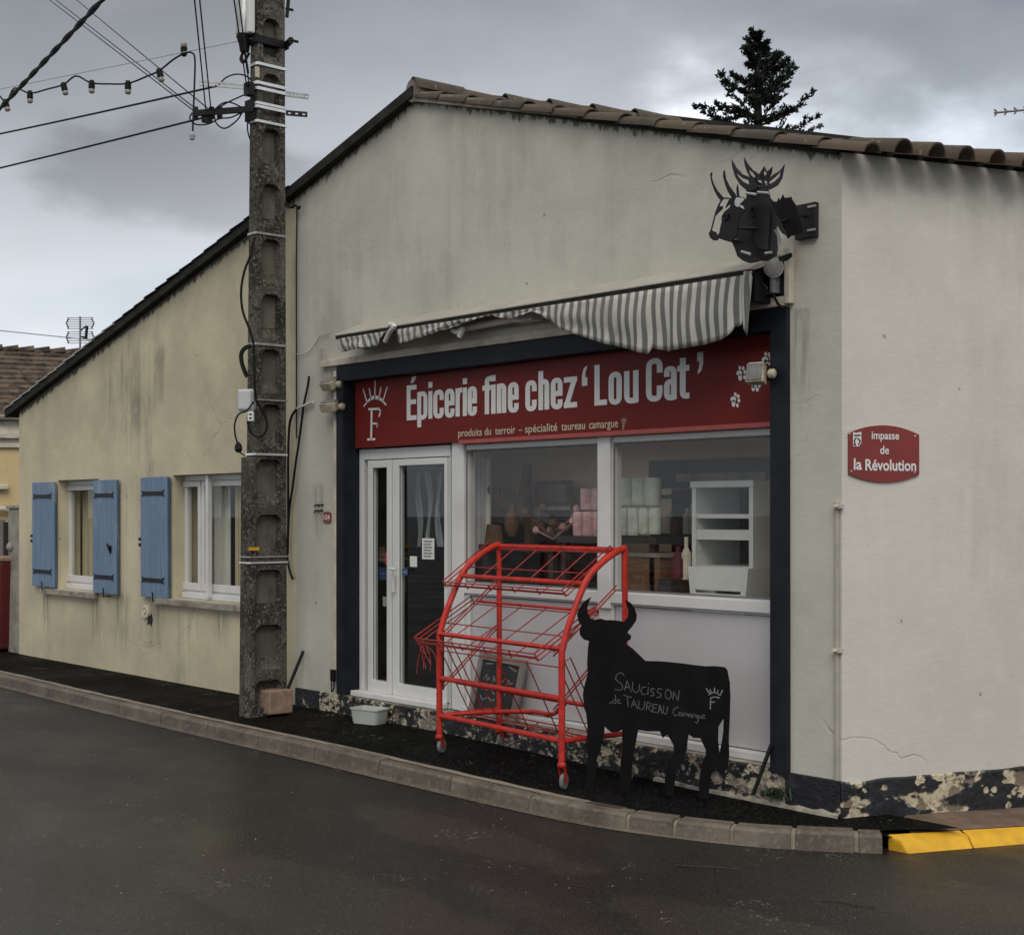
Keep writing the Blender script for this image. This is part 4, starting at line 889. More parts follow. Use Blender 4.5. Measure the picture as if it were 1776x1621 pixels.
flood(573, 668, -.05, .15, .11, (.1, -1.0), 'upper cream floodlight left of dark surround, tilted down with broken edge')
flood(573, 706, -.08, .17, .09, (.3, -1.15), 'lower cream floodlight left of dark surround, just above the cable')

# street plate on the side wall
p = S(1531, 786); PL = thing('street_plate', p, 'red enamel street plate with white writing on the side wall', 'street sign')
d0, d1 = (S(1470, 786)).dot(W2), (S(1592, 786)).dot(W2); zc = p.z; wd = (d1 - d0) / 2; dc = (d0 + d1) / 2
zt_ = S(1470, 751).z; zb_ = S(1470, 822).z; ztm = S(1530, 737.5).z; zbm = S(1530, 836.5).z
pts = []
for k in range(13):
    u = -1 + k / 6; pts.append((dc + wd * u, zb_ + (zbm - zb_) * (1 - u * u)))
for k in range(13):
    u = 1 - k / 6; pts.append((dc + wd * u, zt_ + (ztm - zt_) * (1 - u * u)))
sw = lambda o_: (lambda a, b, t=0: tuple(W2 * a + N2 * (o_ + t) + Vector((0, 0, b))))
m = MB(); m.prism(pts, [], lambda a, b, t: tuple(W2 * a + N2 * t + Vector((0, 0, b))), .002, .014); m.build('plate', M['red_plate'], PL, bevel=.003)
m = MB(); dd = lambda px: S(px, 786).dot(W2)
for w_, a, b, py, cp_, bo in (('impasse', 1509, 1556.5, 761.5, .046, .016), ('de', 1523.5, 1539, 787, .048, .016), ('la', 1478, 1492, 814.5, .064, .022), ('Révolution', 1498, 1586, 815.5, .064, .022)):
    m = MB(); put_text(m, w_, dd(a), dd(b), S(1530, py).z, cp_, sw(.0165), bo); m.build('word', M['white_print'], PL, fix=False)
m = MB(); cr_ = [(1477, 749), (1482, 751), (1491, 749), (1491, 768), (1487, 774), (1477, 774)]
m.prism([(S(a, b).dot(W2), S(a, b).z) for a, b in cr_], [], lambda a, b, t: tuple(W2 * a + N2 * t + Vector((0, 0, b))), .0145, .0165); m.build('crest', M['white_print'], PL)
m = MB()
for pl in ([(1479, 755), (1489, 755)], [(1480, 770), (1479, 764), (1482, 759)], [(1486, 771), (1489, 765), (1485, 760)], [(1478, 771), (1481, 772)]):
    stroke(m, [(S(a, b).dot(W2), S(a, b).z) for a, b in pl], sw(.0178), .009)
m.build('crest_drawing', M['ruddy'], PL, fix=False)
for (a, b) in ((1473.5, 752), (1587, 756), (1476.5, 817), (1586, 819)):
    q = S(a, b, .014); m = MB(); m.lathe([(.006, 0), (.006, .002), (.003, .004)], q, N2, 8); m.build('screw', M['cream'], PL)
# house number plate and four wall hooks
p = F(568, 897); NP = thing('number_plate', p, 'tiny red house number plate with white digits left of the dark surround', 'number plate')
a, b = F(561.5, 887.5).x, F(575.3, 887.5).x; zt2, zb2 = F(568, 887).z, F(568, 907).z; w = (b - a)
pts = [(a, zb2 + .012), (a + w * .25, zb2), (a + w * .75, zb2), (b, zb2 + .012), (b, zt2 - .012), (b - w * .25, zt2), (a + w * .25, zt2), (a, zt2 - .012)]
m = MB(); m.xz(pts, -.010, -.001); m.build('plate', M['red_plate'], NP, bevel=.002)
m = MB(); put_text(m, '104', a + w * .12, b - w * .12, zb2 + .03, .045, sf(-.0115), .014); m.build('lettering', M['white_print'], NP, fix=False)
for k, (px, py, lb) in enumerate(((552, 875, 'upper left'), (559, 875, 'upper right'), (551, 885, 'lower left'), (558.5, 885, 'lower right'))):
    q = F(px, py); m = MB(); m.tube([q, q + Vector((0, -.03, 0)), q + Vector((-.004, -.035, -.025))], .007, 6); m.box(q.x - .022, q.x + .022, -.006, -.001, q.z - .006, q.z + .006)
    o = m.build('wall_hook', M['blackmetal']); o.data.transform(Matrix.Translation(-q)); o.location = q
    tag(o, 'tiny dark wall hook, ' + lb + ' one of four above the house number', 'hook', 'hooks above the house number')

# ------------------------------------------------------------------ cream house
XH = fx(33); HO = thing('cream_house', (XH, 0, 0), 'low cream rendered house with blue shutters left of the concrete pole', 'house')
ZE = 2.997
def hole(x0, x1, z0, z1): return [(x0, z0), (x1, z0), (x1, z1), (x0, z1)]
W1 = (fx(100), fx(168) + .05, .845, 2.118); W2h = (fx(300), fx(425) + .25, .86, 2.125)
m = MB(); m.xz([(XH, -.3), (XJ - .004, -.3), (XJ - .004, ZJ), (XH, ZE)], .001, .28, [hole(*W1), hole(*W2h)]); m.build('house_wall', M['housewall'], HO)
m = MB(); m.hexa([Vector((XH, .28, -.3)), Vector((XH + .25, .28, -.3)), Vector((XH + .25, .28, -.3)) + W2 * 7, Vector((XH, .28, -.3)) + W2 * 7], [Vector((XH, .28, ZE)), Vector((XH + .25, .28, ZE)), Vector((XH + .25, .28, ZE)) + W2 * 7, Vector((XH, .28, ZE)) + W2 * 7])
m.build('house_wall', M['housewall'], HO)
ev = Vector((XH - .28, 0, ZE - .28 * .258)); j0 = Vector((XJ - .05, 0, ZJ - .05 * .258)); o = Vector((0, -.07, 0))
m = MB(); m.hexa([ev + o, j0 + o, j0 + o + W2 * 8, ev + o + W2 * 8], [v + Vector((0, 0, .085)) for v in (ev + o, j0 + o, j0 + o + W2 * 8, ev + o + W2 * 8)])
rf = m.build('roof', M['verge'], HO)
# uneven slates along the verge
nt_ = 26; SR = random.Random(9)
for k in range(nt_):
    a = ev.lerp(j0, k / nt_) + Vector((0, -.085 + SR.uniform(-.012, .008), .088)); b = ev.lerp(j0, (k + 1.12) / nt_) + Vector((0, -.085, .080))
    m = MB(); tz = Vector((0, 0, .012)); a2, b2 = a + Vector((0, 0, .006)), b
    m.hexa([a2, b2, b2 + W2 * .4, a2 + W2 * .4], [a2 + tz, b2 + tz, b2 + W2 * .4 + tz, a2 + W2 * .4 + tz]); m.build('roof_slate', M['verge'] if k > 11 else M['flash'], rf)
# windows
def house_window(hx0, hx1, z0, z1, splits):
    m = MB(); m.xz(hole(hx0 + .002, hx1 - .002, z0 + .002, z1 - .002), .13, .19, [hole(hx0 + .05, hx1 - .05, z0 + .09, z1 - .06)]); w = m.build('window', M['pvc'], HO, bevel=.004)
    m = MB(); m.box(hx0 + .04, hx1 - .04, .155, .163, z0 + .08, z1 - .05); m.build('window_pane', M['houseglass'], w)
    for s0, s1 in splits:
        m = MB(); m.xz(hole(s0, s1, z0 + .085, z1 - .065), .115, .15, [hole(s0 + .055, s1 - .055, z0 + .16, z1 - .12)]); m.build('sash', M['pvc'], w, bevel=.004)
    m = MB(); m.box(hx0 + .01, hx1 - .01, .09, .13, z0 + .002, z0 + .06); m.build('window_rail', M['pvc'], w, bevel=.006)
    return w
def curtain(x0, x1, z0, z1, y, mat_, parent, amp=.02, nf=60):
    n_ = max(16, int((x1 - x0) * 60)); vs = []
    for i in range(n_ + 1):
        x = x0 + (x1 - x0) * i / n_
        for z in (z0, z1): vs.append((x, y + amp * sin(x * nf) + amp * .5 * sin(x * nf * 2.3 + 1), z))
    m = MB(); m.add(vs, [(2*i, 2*i+2, 2*i+3, 2*i+1) for i in range(n_)]); return m.build('curtain', M[mat_], parent, smooth=True)
wa = house_window(*W1, [(fx(112, .12), W1[1] - .08)])
wb = house_window(*W2h, [(fx(307, .12), fx(348, .12)), (fx(350, .12) , W2h[1] - .06)])
m = MB(); gx_ = fx(352, .0); m.box(gx_ - .022, gx_ + .022, .04, .09, W2h[2] + .03, W2h[3] - .01); m.build('awning_bar', M['pvc'], wb, bevel=.004)
for (x0, x1, y, c) in ((W1[0], W1[0] + .34, .30, 'ochre'), (W1[0] + .3, W1[1] - .2, .34, 'net'), (W1[1] - .38, W1[1], .27, 'curtain')): curtain(x0, x1, W1[2], W1[3], y, c, wa)
for (x0, x1, y, c) in ((W2h[0], W2h[0] + .28, .30, 'ochre'), (W2h[0] + .2, W2h[0] + .62, .34, 'net'), (fx(365), fx(385), .27, 'ochre'), (fx(380), fx(405), .31, 'net'), (fx(395), W2h[1], .28, 'curtain')): curtain(x0, x1, W2h[2], W2h[3], y, c, wb)
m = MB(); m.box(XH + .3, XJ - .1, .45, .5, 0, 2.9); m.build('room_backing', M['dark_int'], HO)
for a0, a1, zz, zl in ((fx(78), fx(171), W1[2], .065), (fx(272), fx(432) + .2, W2h[2], .065)):
    m = MB(); n_ = 14; vs = []
    for i in range(n_ + 1):
        x = a0 + (a1 - a0) * i / n_; j_ = .008 * noise.noise(Vector((x * 7, 1, 2)))
        vs += [(x, -.07 + j_, zz - zl), (x, -.075 + j_, zz - .01), (x, .13, zz + .004), (x, .13, zz - zl)]
    m.add(vs, [(4*i+j, 4*i+4+j, 4*i+4+(j+1) % 4, 4*i+(j+1) % 4) for i in range(n_) for j in range(4)] + [(3, 2, 1, 0), (4*n_, 4*n_+1, 4*n_+2, 4*n_+3)]); m.build('window_sill', M['stone'], HO)
# shutters: boards, two strap hinges and a stop each
def shutter(px0, px1, pt, pb, lock=False, y=-.055):
    x0, x1 = fx(px0, y), fx(px1, y); z0 = F((px0 + px1) / 2, pb, y).z; z1 = F((px0 + px1) / 2, pt, y).z; nb = 5
    m = MB(); m.box(x0 - .004, x1 + .004, y + .014, y + .03, z0 + .004, z1 - .004); s = m.build('shutter', M['shutteredge'], HO)
    for k in range(nb):
        a = x0 + (x1 - x0) * k / nb; m = MB(); m.box(a + .003, a + (x1 - x0) / nb - .003, y - .004, y + .014, z0, z1); m.build('plank', M['shutter'], s, bevel=.004)
    for zz in (z0 + (z1 - z0) * .865, z0 + (z1 - z0) * .145):
        wd_ = x1 - x0; a, b = x0 + wd_ * .12, x1 - wd_ * .15; hh = .026
        m = MB(); m.xz([(a - .03, zz - hh * 1.3), (a, zz - hh * .8), (b, zz - hh * .8), (b + .035, zz - hh * 1.5), (b + .012, zz), (b + .035, zz + hh * 1.5), (b, zz + hh * .8), (a, zz + hh * .8), (a - .03, zz + hh * 1.3), (a - .01, zz)], y - .012, y - .005); m.build('hinge_strap', M['blackmetal'], s)
    m = MB(); xx = x0 + (x1 - x0) * .55; m.tube([(xx, -.0, z0 - .03), (xx, y - .03, z0 - .03), (xx, y - .03, z0 + .05), (xx + .02, y - .045, z0 + .06)], .008, 6); m.build('shutter_stop', M['blackmetal'], s)
    if lock:
        m = MB(); xx = x0 + (x1 - x0) * .78; zz = z0 + (z1 - z0) * .40; m.tube([(xx, y - .006, zz - .05), (xx, y - .03, zz), (xx - .03, y - .035, zz + .05)], .012, 6); m.box(xx - .02, xx + .02, y - .02, y - .004, zz - .04, zz + .03); m.build('shutter_latch', M['blackmetal'], s)
    else:
        m = MB(); zz = z0 + (z1 - z0) * .42
        for q in (0, .1): m.box(x0 - .03, x0 + .012, y - .012, y + .03, zz + q * .6, zz + q * .6 + .035)
        m.build('shutter_latch', M['blackmetal'], s)
shutter(56, 94, 836, 1017); shutter(161.5, 202, 832, 1029, True); shutter(244, 290, 827, 1036); shutter(422, 466, 828, 1070, True)
# lifebuoy-like cap of an old vent on the wall
p = F(254, 1061); m = MB(); m.lathe([(.075, 0), (.075, .018), (.055, .026), (.045, .018), (.02, .018), (.02, .03), (.0, .03)], p, (0, -1, 0), 18); m.build('vent_cap', M['cream'], HO, smooth=True)
p = F(259, 1074, -.004); m = MB(); m.xz([(p.x - .05, p.z - .06), (p.x + .0, p.z - .035), (p.x + .04, p.z - .07), (p.x + .07, p.z + .0), (p.x + .05, p.z + .06), (p.x - .02, p.z + .03)], -.006, .0005); m.build('vent_stain', M['verge'], HO)

# ------------------------------------------------------------------ concrete pole
PB = Vector((-5.68, -.5, 0)); POLE = thing('utility_pole', PB, 'tall lichen stained concrete utility pole with recessed ladder face', 'utility pole')
PX1 = -5.60
def pole_dims(z):
    if z < 2.22: x0 = -5.765 + .004 * z; y0 = -.715 + .008 * z
    else: x0 = -5.735 + .006 * (z - 2.2); y0 = -.655 + .007 * (z - 2.2)
    return x0, y0, -.315 - .004 * z
m = MB()
for z0, z1 in ((-.3, 2.22), (2.22, 8.2)):
    a = pole_dims(z0 + .001 if z0 > 0 else 0); b = pole_dims(z1 - .001); fl = .060; rc = .075
    m.hexa([(a[0], a[1], z0), (PX1 - rc, a[1], z0), (PX1 - rc, a[2], z0), (a[0], a[2], z0)], [(b[0], b[1], z1), (PX1 - rc, b[1], z1), (PX1 - rc, b[2], z1), (b[0], b[2], z1)])
    m.hexa([(PX1 - rc, a[1], z0), (PX1, a[1] + .012, z0), (PX1, a[1] + fl, z0), (PX1 - rc, a[1] + fl + .025, z0)], [(PX1 - rc, b[1], z1), (PX1, b[1] + .012, z1), (PX1, b[1] + fl, z1), (PX1 - rc, b[1] + fl + .025, z1)])
    m.hexa([(PX1 - rc, a[2] - fl - .025, z0), (PX1, a[2] - fl, z0), (PX1, a[2] - .012, z0), (PX1 - rc, a[2], z0)], [(PX1 - rc, b[2] - fl - .025, z1), (PX1, b[2] - fl, z1), (PX1, b[2] - .012, z1), (PX1 - rc, b[2], z1)])
m.build('pole_shaft', M['concrete'], POLE, bevel=.004)
zk = Xp(467, 1179, PX1).z
tops = [zk + .478 * k for k in range(-0, 14)]
for z in tops:
    d = pole_dims(z); y0, y1 = d[1] + .060, d[2] - .060; zr_ = z
    if z > tops[0]:
        m = MB(); m.box(PX1 - .0765, PX1 - .068, y0 - .012, y1 + .012, z - .478 + .19, z - .02); m.build('web_panel', M['web'], POLE)
    m = MB(); pts = [(y0, zr_ + .095), (y0, zr_ - .065), (y0 + .018, zr_ - .025), (y0 + .05, zr_ + .0), (y1 - .05, zr_ + .0), (y1 - .018, zr_ - .025), (y1, zr_ - .065), (y1, zr_ + .095)]
    m.prism(pts, [], lambda a, b, t: (t, a, b), PX1 - .076, PX1 - .003)
    # sloping foot of the recess above
    m.add([(PX1 - .004, y0, zr_ + .095), (PX1 - .004, y1, zr_ + .095), (PX1 - .074, y1, zr_ + .20), (PX1 - .074, y0, zr_ + .20), (PX1 - .076, y0, zr_ + .095), (PX1 - .076, y1, zr_ + .095)], [(0, 1, 2, 3), (0, 3, 4), (1, 5, 2), (0, 4, 5, 1)])
    m.build('rung', M['concrete'], POLE)
m = MB(); m.hexa([(PX1 - .055, -.72, -.1), (PX1 - .002, -.70, -.1), (PX1 - .002, -.31, -.1), (PX1 - .055, -.31, -.1)], [(PX1 - .055, -.72, .06), (PX1 - .002, -.70, .06), (PX1 - .002, -.31, .06), (PX1 - .055, -.31, .06)]); m.build('pole_foot', M['concrete'], POLE)
def strap(py, h=.022, bright=True, dy=0):
    z = Xp(470, py, PX1).z; d = pole_dims(z); g = .006
    m = MB(); R_ = [(PX1 + g, d[1] + .004), (PX1 + g, d[2] - .006), (d[0] - g, d[2] + g), (d[0] - g, d[1] - g), (PX1 - .01, d[1] - g)]
    for i in range(5):
        a, b = R_[i], R_[(i+1) % 5]; t = Vector((b[0]-a[0], b[1]-a[1], 0)).normalized(); nn = Vector((t.y, -t.x, 0)) * .003
        A, B = Vector((a[0], a[1], z)), Vector((b[0], b[1], z)); hh = Vector((0, 0, h / 2))
        m.hexa([A - nn - hh, B - nn - hh, B + nn - hh, A + nn - hh], [A - nn + hh, B - nn + hh, B + nn + hh, A + nn + hh])
    m.build('steel_band', M['brightsteel' if bright else 'greysteel'], POLE)
for py, h, br in ((115, .024, True), (148, .026, True), (157.5, .026, True), (183, .022, True), (189, .024, True), (214, .022, True), (407, .018, False), (598, .02, False), (694, .014, False), (788, .018, True), (965, .012, False), (975, .014, True)): strap(py, h, br)
# collar with bolts near the top
z = Xp(470, 72, PX1).z; d = pole_dims(z)
m = MB(); m.box(d[0] - .02, PX1 + .012, d[1] - .02, d[2] + .02, z - .035, z + .03); a = Dp(430, 72, 12.6); b = Dp(517, 72, 12.5)
m.tube([Vector((d[0] - .02, d[1], z)), H(430, 73, z)], .022, 6); m.tube([Vector((PX1, d[2], z)), H(505, 70, z)], .03, 6); m.tube([H(503, 70, z), H(517, 73, z)], .012, 6); m.build('pole_collar', M['blackmetal'], POLE)
p = Xp(498, 17, PX1); m = MB(); m.tube([Xp(496, 15, PX1), Xp(508, 18, PX1)], .012, 6); m.tube(spline([Xp(497.5, 30, PX1), Xp(499, 14, PX1), Xp(501, -8, PX1)]), .018, 6); m.build('climbing_bolt', M['blackmetal'], POLE)
# cross arms
def bar(a, b, h, t, mat_, nm, holes=0, lamp=None):
    m = MB(); d_ = (b - a).normalized(); sd_ = d_.cross(Vector((0, 0, 1))).normalized() * t / 2; hh = Vector((0, 0, h / 2))
    if holes:
        Lh = (b - a).length; hl = [[((k + .5) / holes * Lh - .012, -.008), ((k + .5) / holes * Lh + .012, -.008), ((k + .5) / holes * Lh + .012, .008), ((k + .5) / holes * Lh - .012, .008)] for k in range(holes)]
        m.prism([(0, -h / 2), (Lh, -h / 2), (Lh, h / 2), (0, h / 2)], hl, lambda u, v, w: tuple(a + d_ * u + Vector((0, 0, v)) + sd_ * w), -1, 1)
    else: m.hexa([a - sd_ - hh, b - sd_ - hh, b + sd_ - hh, a + sd_ - hh], [a - sd_ + hh, b - sd_ + hh, b + sd_ + hh, a + sd_ + hh])
    return m.build(nm, M[mat_], POLE)
z1_ = Xp(470, 158, PX1).z
bar(H(345, 144, z1_ + .02), H(437, 152, z1_ + .02), .045, .012, 'greysteel', 'cross_arm', 16); bar(H(496, 163, z1_ - .03), H(535, 168, z1_ - .03), .045, .012, 'greysteel', 'cross_arm', 6)
z2_ = Xp(470, 190, PX1).z
bar(H(335, 197, z2_ - .02), H(440, 189, z2_ - .02), .05, .03, 'blackmetal', 'cross_arm'); bar(H(496, 196, z2_ - .05), H(533, 199, z2_ - .05), .045, .012, 'blackmetal', 'cross_arm', 3)
p = H(437, 192, z2_ - .02); m = MB(); m.box(p.x - .07, p.x + .05, p.y - .03, p.y + .03, p.z - .09, p.z + .09); p = H(432, 152, z1_); m.box(p.x - .04, p.x + .04, p.y - .03, p.y + .03, p.z - .07, p.z + .04)
m.build('arm_bracket', M['blackmetal'], POLE)
p = H(359, 200, z2_ - .03); m = MB(); m.tube([p + Vector((0, 0, .04)), p - Vector((0, 0, .06))], .05, 8); m.build('cable_clamp', M['blackmetal'], POLE)
for px in (339, 367, 381): q = H(px, 196, z2_); m = MB(); m.tube([q - Vector((0, 0, .05)), q + Vector((0, 0, .05))], .025, 8); m.build('insulator', M['blackmetal'], POLE)
m = MB(); q = Xp(446, 125, PX1 + .005); m.box(PX1 + .001, PX1 + .01, q.y - .02, q.y + .02, q.z - .045, q.z + .045); m.build('tag_plate', M['cream'], POLE)
q = Xp(441, 952, PX1 + .01); m = MB(); m.box(PX1, PX1 + .012, q.y - .05, q.y + .05, q.z - .012, q.z + .016); m.build('tag_plate', M['yellow'], POLE, label='yellow tag plate')
# cable closure near the top and white box half way down
p = Dp(424, 30, 12.5); CL = thing('cable_closure', p, 'grey and white cable closure strapped to the top of the pole', 'cable joint')
m = MB(); m.lathe([(.03, -.17), (.07, -.15), (.075, .12), (.06, .16), (.02, .18)], p, (.05, 0, 1), 12); m.build('closure_dome', M['greysteel'], CL, smooth=True)
m = MB(); q = Dp(434.5, 28, 12.42); m.box(q.x - .03, q.x + .03, q.y - .03, q.y + .03, q.z - .15, q.z + .19); m.build('closure_cover', M['whitegoods'], CL, bevel=.012)
m = MB(); m.lathe([(.075, -.17), (.05, -.24), (.04, -.30)], p, (0, 0, 1), 10); m.tube(spline([p + Vector((0, 0, -.28)), p + Vector((-.03, -.02, -.36)), p + Vector((.02, -.02, -.40)), p + Vector((.08, 0, -.33))]), .012, 6); m.tube([p + Vector((0, 0, -.28)), p + Vector((.06, 0, -.5))], .012, 6); m.build('closure_base', M['blackplastic'], CL, smooth=True)
p = Dp(427, 694, 12.33); JB = thing('junction_box', p, 'white plastic junction box on left side of the concrete pole', 'junction box')
m = MB(Matrix.Translation(p) @ Matrix.Rotation(PSI * .8, 4, 'Z')); m.box(-.062, .062, -.05, .09, -.09, .09); m.build('box_body', M['greyplastic'], JB, bevel=.02)
m = MB(Matrix.Translation(p) @ Matrix.Rotation(PSI * .8, 4, 'Z')); m.box(-.068, .068, -.02, .0, -.094, .094); m.build('box_lid_rim', M['whitegoods'], JB, bevel=.01)
p = Xp(435.5, 722, PX1 + .03); p = Dp(435.5, 722, 12.28); SK = thing('socket_box', p, 'tiny white socket under the white junction box on the pole', 'socket')
m = MB(Matrix.Translation(p) @ Matrix.Rotation(PSI, 4, 'Z')); m.box(-.026, .026, -.03, .03, -.042, .042); m.build('socket_body', M['whitegoods'], SK, bevel=.005)
for dz in (-.016, .016):
    m = MB(Matrix.Translation(p) @ Matrix.Rotation(PSI, 4, 'Z')); m.box(-.012, .012, -.032, -.03, dz - .006, dz + .006); m.build('socket_hole', M['blackplastic'], SK)

# ------------------------------------------------------------------ cables
def cable(name, pts, r, label, mat_='blackplastic', cat='cable', group=None, smooth=4, n=5):
    P = spline(pts, smooth) if len(pts) > 2 else [Vector(p) for p in pts]
    c = P[0].copy(); m = MB(); m.tube(P, r, n); o = m.build(name, M[mat_]); o.data.transform(Matrix.Translation(-c)); o.location = c
    return tag(o, label, cat, group)
def far(a, b, k=1.2): return a + (a - b) * k      # carry a wire on past the edge of the view
def sag(a, b, s, n=12): return [a.lerp(b, k / n) - Vector((0, 0, 4 * s * (k / n) * (1 - k / n))) for k in range(n + 1)]
pz = 12.45
cable('overhead_cable', sag(far(Dp(-40, 236, 15.5), H(375, 150, z1_)), H(375, 150, z1_), .03), .010, 'black cable sloping from left edge up to the upper pole arm', group='overhead cables')
cable('overhead_cable', sag(far(Dp(-40, 298, 15.5), H(355, 204, z2_)), H(355, 204, z2_), .02), .010, 'black cable sloping from left edge to the lower pole arm', group='overhead cables')
cable('telephone_wire', [far(Dp(70, -12, 20), H(337, 193, z2_)), H(337, 193, z2_)], .006, 'thin wire descending from top left to the arm, lowest of three', group='thin telephone wires')
cable('telephone_wire', [far(Dp(81, -12, 20), H(346, 194, z2_)), H(346, 194, z2_)], .006, 'thin wire descending from top left to the arm, middle of three', group='thin telephone wires')
cable('telephone_wire', [far(Dp(118, -12, 20), H(366, 193, z2_)), H(366, 193, z2_)], .006, 'thin wire descending from top left to the arm, highest of three', group='thin telephone wires')
for a, b, lb in ((336, 357, 'first'), (345, 366, 'second')):
    cable('telephone_wire', [far(Dp(a, -12, 10.2), H(b, 192, z2_)), H(b, 192, z2_)], .006, 'steep thin wire above the dark arm, ' + lb + ' from the left', group='thin telephone wires')
for a, b, lb in ((404, 430, 'left'), (413, 434, 'right')):
    cable('telephone_wire', [far(Dp(a, -12, 10.2), H(b, 165, z1_)), H(b, 165, z1_)], .006, 'steep thin wire close to the pole, ' + lb + ' of two', group='thin telephone wires')
pa, pb_ = Dp(-50, 235, 14.0), Dp(205, -35, 9.5); pa, pb_ = far(pa, pb_, .9), far(pb_, pa, .5); n_ = 220; tw = []
for ph, lb in ((0, ''), (pi, '')):
    pts = []
    for k in range(n_ + 1):
        t = k / n_; c = pa.lerp(pb_, t) - Vector((0, 0, 4 * .03 * t * (1 - t))); a = t * 105 + ph; pts.append(c + (RV * cos(a) + Vector((0, 0, 1)) * sin(a)) * .0095)
    tw.append(pts)
m = MB(); m.tube(tw[0], .0125, 6); m.tube(tw[1], .0125, 6); o = m.build('twisted_cable', M['blackplastic']); tag(o, 'thick twisted black cable crossing the top left corner of the sky', 'cable')
cable('messenger_wire', sag(far(Dp(-40, 163, 15.5), H(438, 67, Xp(470, 72, PX1).z)), H(438, 67, Xp(470, 72, PX1).z), .0), .004, 'thin straight wire that carries the string of bulbs', 'greysteel', group=None)
cable('distant_wire', [Dp(-60, 567, 34), Dp(240, 598, 30)], .012, 'thin wire crossing low sky behind the television aerial at left', 'greysteel')
# string lights: one cord and its bulbs
sl = [(-330, 238), (-300, 248), (-260, 228), (-225, 222), (-180, 226), (-145, 206), (-120, 196), (-80, 204), (-52, 184), (-14, 158), (10, 176), (25, 153), (52, 162), (82, 155), (110, 147), (132, 132), (158, 144), (190, 146), (222, 145), (252, 134), (276, 123), (300, 104), (320, 93), (333, 92), (338, 104), (337, 150), (335, 200), (334, 232)]
zmess = lambda px: 15.5 + (12.45 - 15.5) * (px + 40) / 478
P = [Dp(x, y, zmess(x)) for x, y in sl]
STR = thing('string_lights', P[0], 'drooping black festoon cord with round white bulbs, loose plug at its end', 'string lights')
m = MB(); m.tube(spline(P, 4), .009, 5); m.build('cord', M['blackplastic'], STR)
for x, y, ang in ((-300, 247, (0, 0, -1)), (-225, 222, (0, 0, -1)), (-180, 225, (0, 0, -1)), (-80, 203, (.2, 0, -1)), (9, 176, (.3, 0, -1)), (52, 161, (0, 0, -1)), (110, 147, (.25, 0, -1)), (159, 143, (0, 0, -1)), (222, 144, (0, 0, -1)), (276, 123, (.25, 0, -1)), (319, 94, (0, 0, 1))):
    c = Dp(x, y, zmess(x)); d_ = (RV * ang[0] + Vector((0, 0, ang[2]))).normalized()
    m = MB(); m.lathe([(.02, -.02), (.03, .0), (.032, .06), (.02, .065)], c, d_, 10); s = m.build('bulb_holder', M['blackplastic'], STR)
    m = MB(); m.lathe([(.015, .05), (.022, .062), (.030, .078), (.030, .095), (.020, .108), (.0, .113)], c, d_, 12); m.build('bulb', M['bulb'], s, smooth=True)
m = MB(); c = P[-1]; m.lathe([(.012, .02), (.028, -.01), (.026, -.05), (.012, -.06)], c, (.2, 0, 1), 8); m.build('plug', M['greyplastic'], STR)
# loose loops of cable round the pole arm
for pts, lb in (([(378, 150), (392, 135), (412, 129), (430, 134), (441, 147)], 'cable arching over the upper arm into the pole'), ([(371, 192), (385, 180), (400, 178), (420, 187), (428, 192)], 'small cable loop above the dark arm'), ([(371, 196), (375, 214), (390, 223), (410, 210), (420, 196)], 'long cable loop hanging below the dark arm'),
            ([(333, 196), (329, 206), (340, 216), (362, 215), (380, 206), (400, 204), (418, 196)], 'flat cable loop below the outer end of the dark arm'), ([(372, 192), (395, 178), (430, 162), (437, 158)], 'cable rising from the dark arm to the upper arm'), ([(431, 200), (429, 222), (433, 240), (440, 250)], 'short cable hanging down along left side of the pole')):
    cable('cable_loop', [H(x, y, z2_) if False else Dp(x, y, 12.5) for x, y in pts], .007, lb, group='loose cable loops on the pole arms')
cable('down_cable', [Dp(x, y, 12.28) for x, y in ((441, 412), (436, 438), (424, 470), (418, 505), (421, 540), (432, 570), (440, 600), (441, 650), (443, 690), (448, 700), (458, 718), (463, 735), (460, 750), (450, 757), (438, 752), (431, 738), (430, 722))], .011, 'black cable looping down the left edge of the pole to the socket')
cable('down_cable', [Dp(x, y, 12.3) for x, y in ((436, 599), (424, 604), (418, 615), (420, 632), (426, 648), (429, 653))], .020, 'thick bent black cable end above the white junction box')
pg = [Dp(x, y, 12.25) for x, y in ((440, 696), (428, 712), (414, 718), (407, 735), (408, 755), (413, 772))]
cable('plug_lead', pg, .008, 'thin black lead hanging left of the pole with plug at its end')
m = MB(); c = pg[-1]; m.lathe([(.01, .03), (.03, .0), (.034, -.04), (.02, -.06)], c, (-.2, 0, 1), 8); m.tube([c + Vector((0, 0, -.05)), c + Vector((.06, .03, -.09))], .006); o = m.build('plug', M['blackplastic']); tag(o, 'black plug dangling left of the concrete pole', 'plug')
cable('wall_cable', [F(*q, -.03) for q in ((536, 652), (533, 672), (527, 700), (523, 730), (517, 775), (513, 800), (508, 840), (502, 880), (500, 920), (499, 960))], .011, 'black cable slanting down the grey wall right of the pole')
cable('wall_cable', [F(*q, -.03) for q in ((516, 708), (507, 720), (502, 740), (500, 790), (500, 850), (500, 920), (498, 962), (503, 990), (508, 1004))], .013, 'thick black cable bending down beside the pole to a frayed end')
cable('cable_sleeve', [F(*q, -.03) for q in ((543, 697), (530, 702), (516, 708))], .014, 'pale sleeve entering the wall where the thick cable begins', 'cream')
cable('thin_wall_wire', [F(*q, -.02) for q in ((497, 598), (506, 610), (520, 615), (535, 611), (546, 598), (555, 584), (570, 579))], .004, 'thin wire sagging from pole to the awning end', 'greysteel')
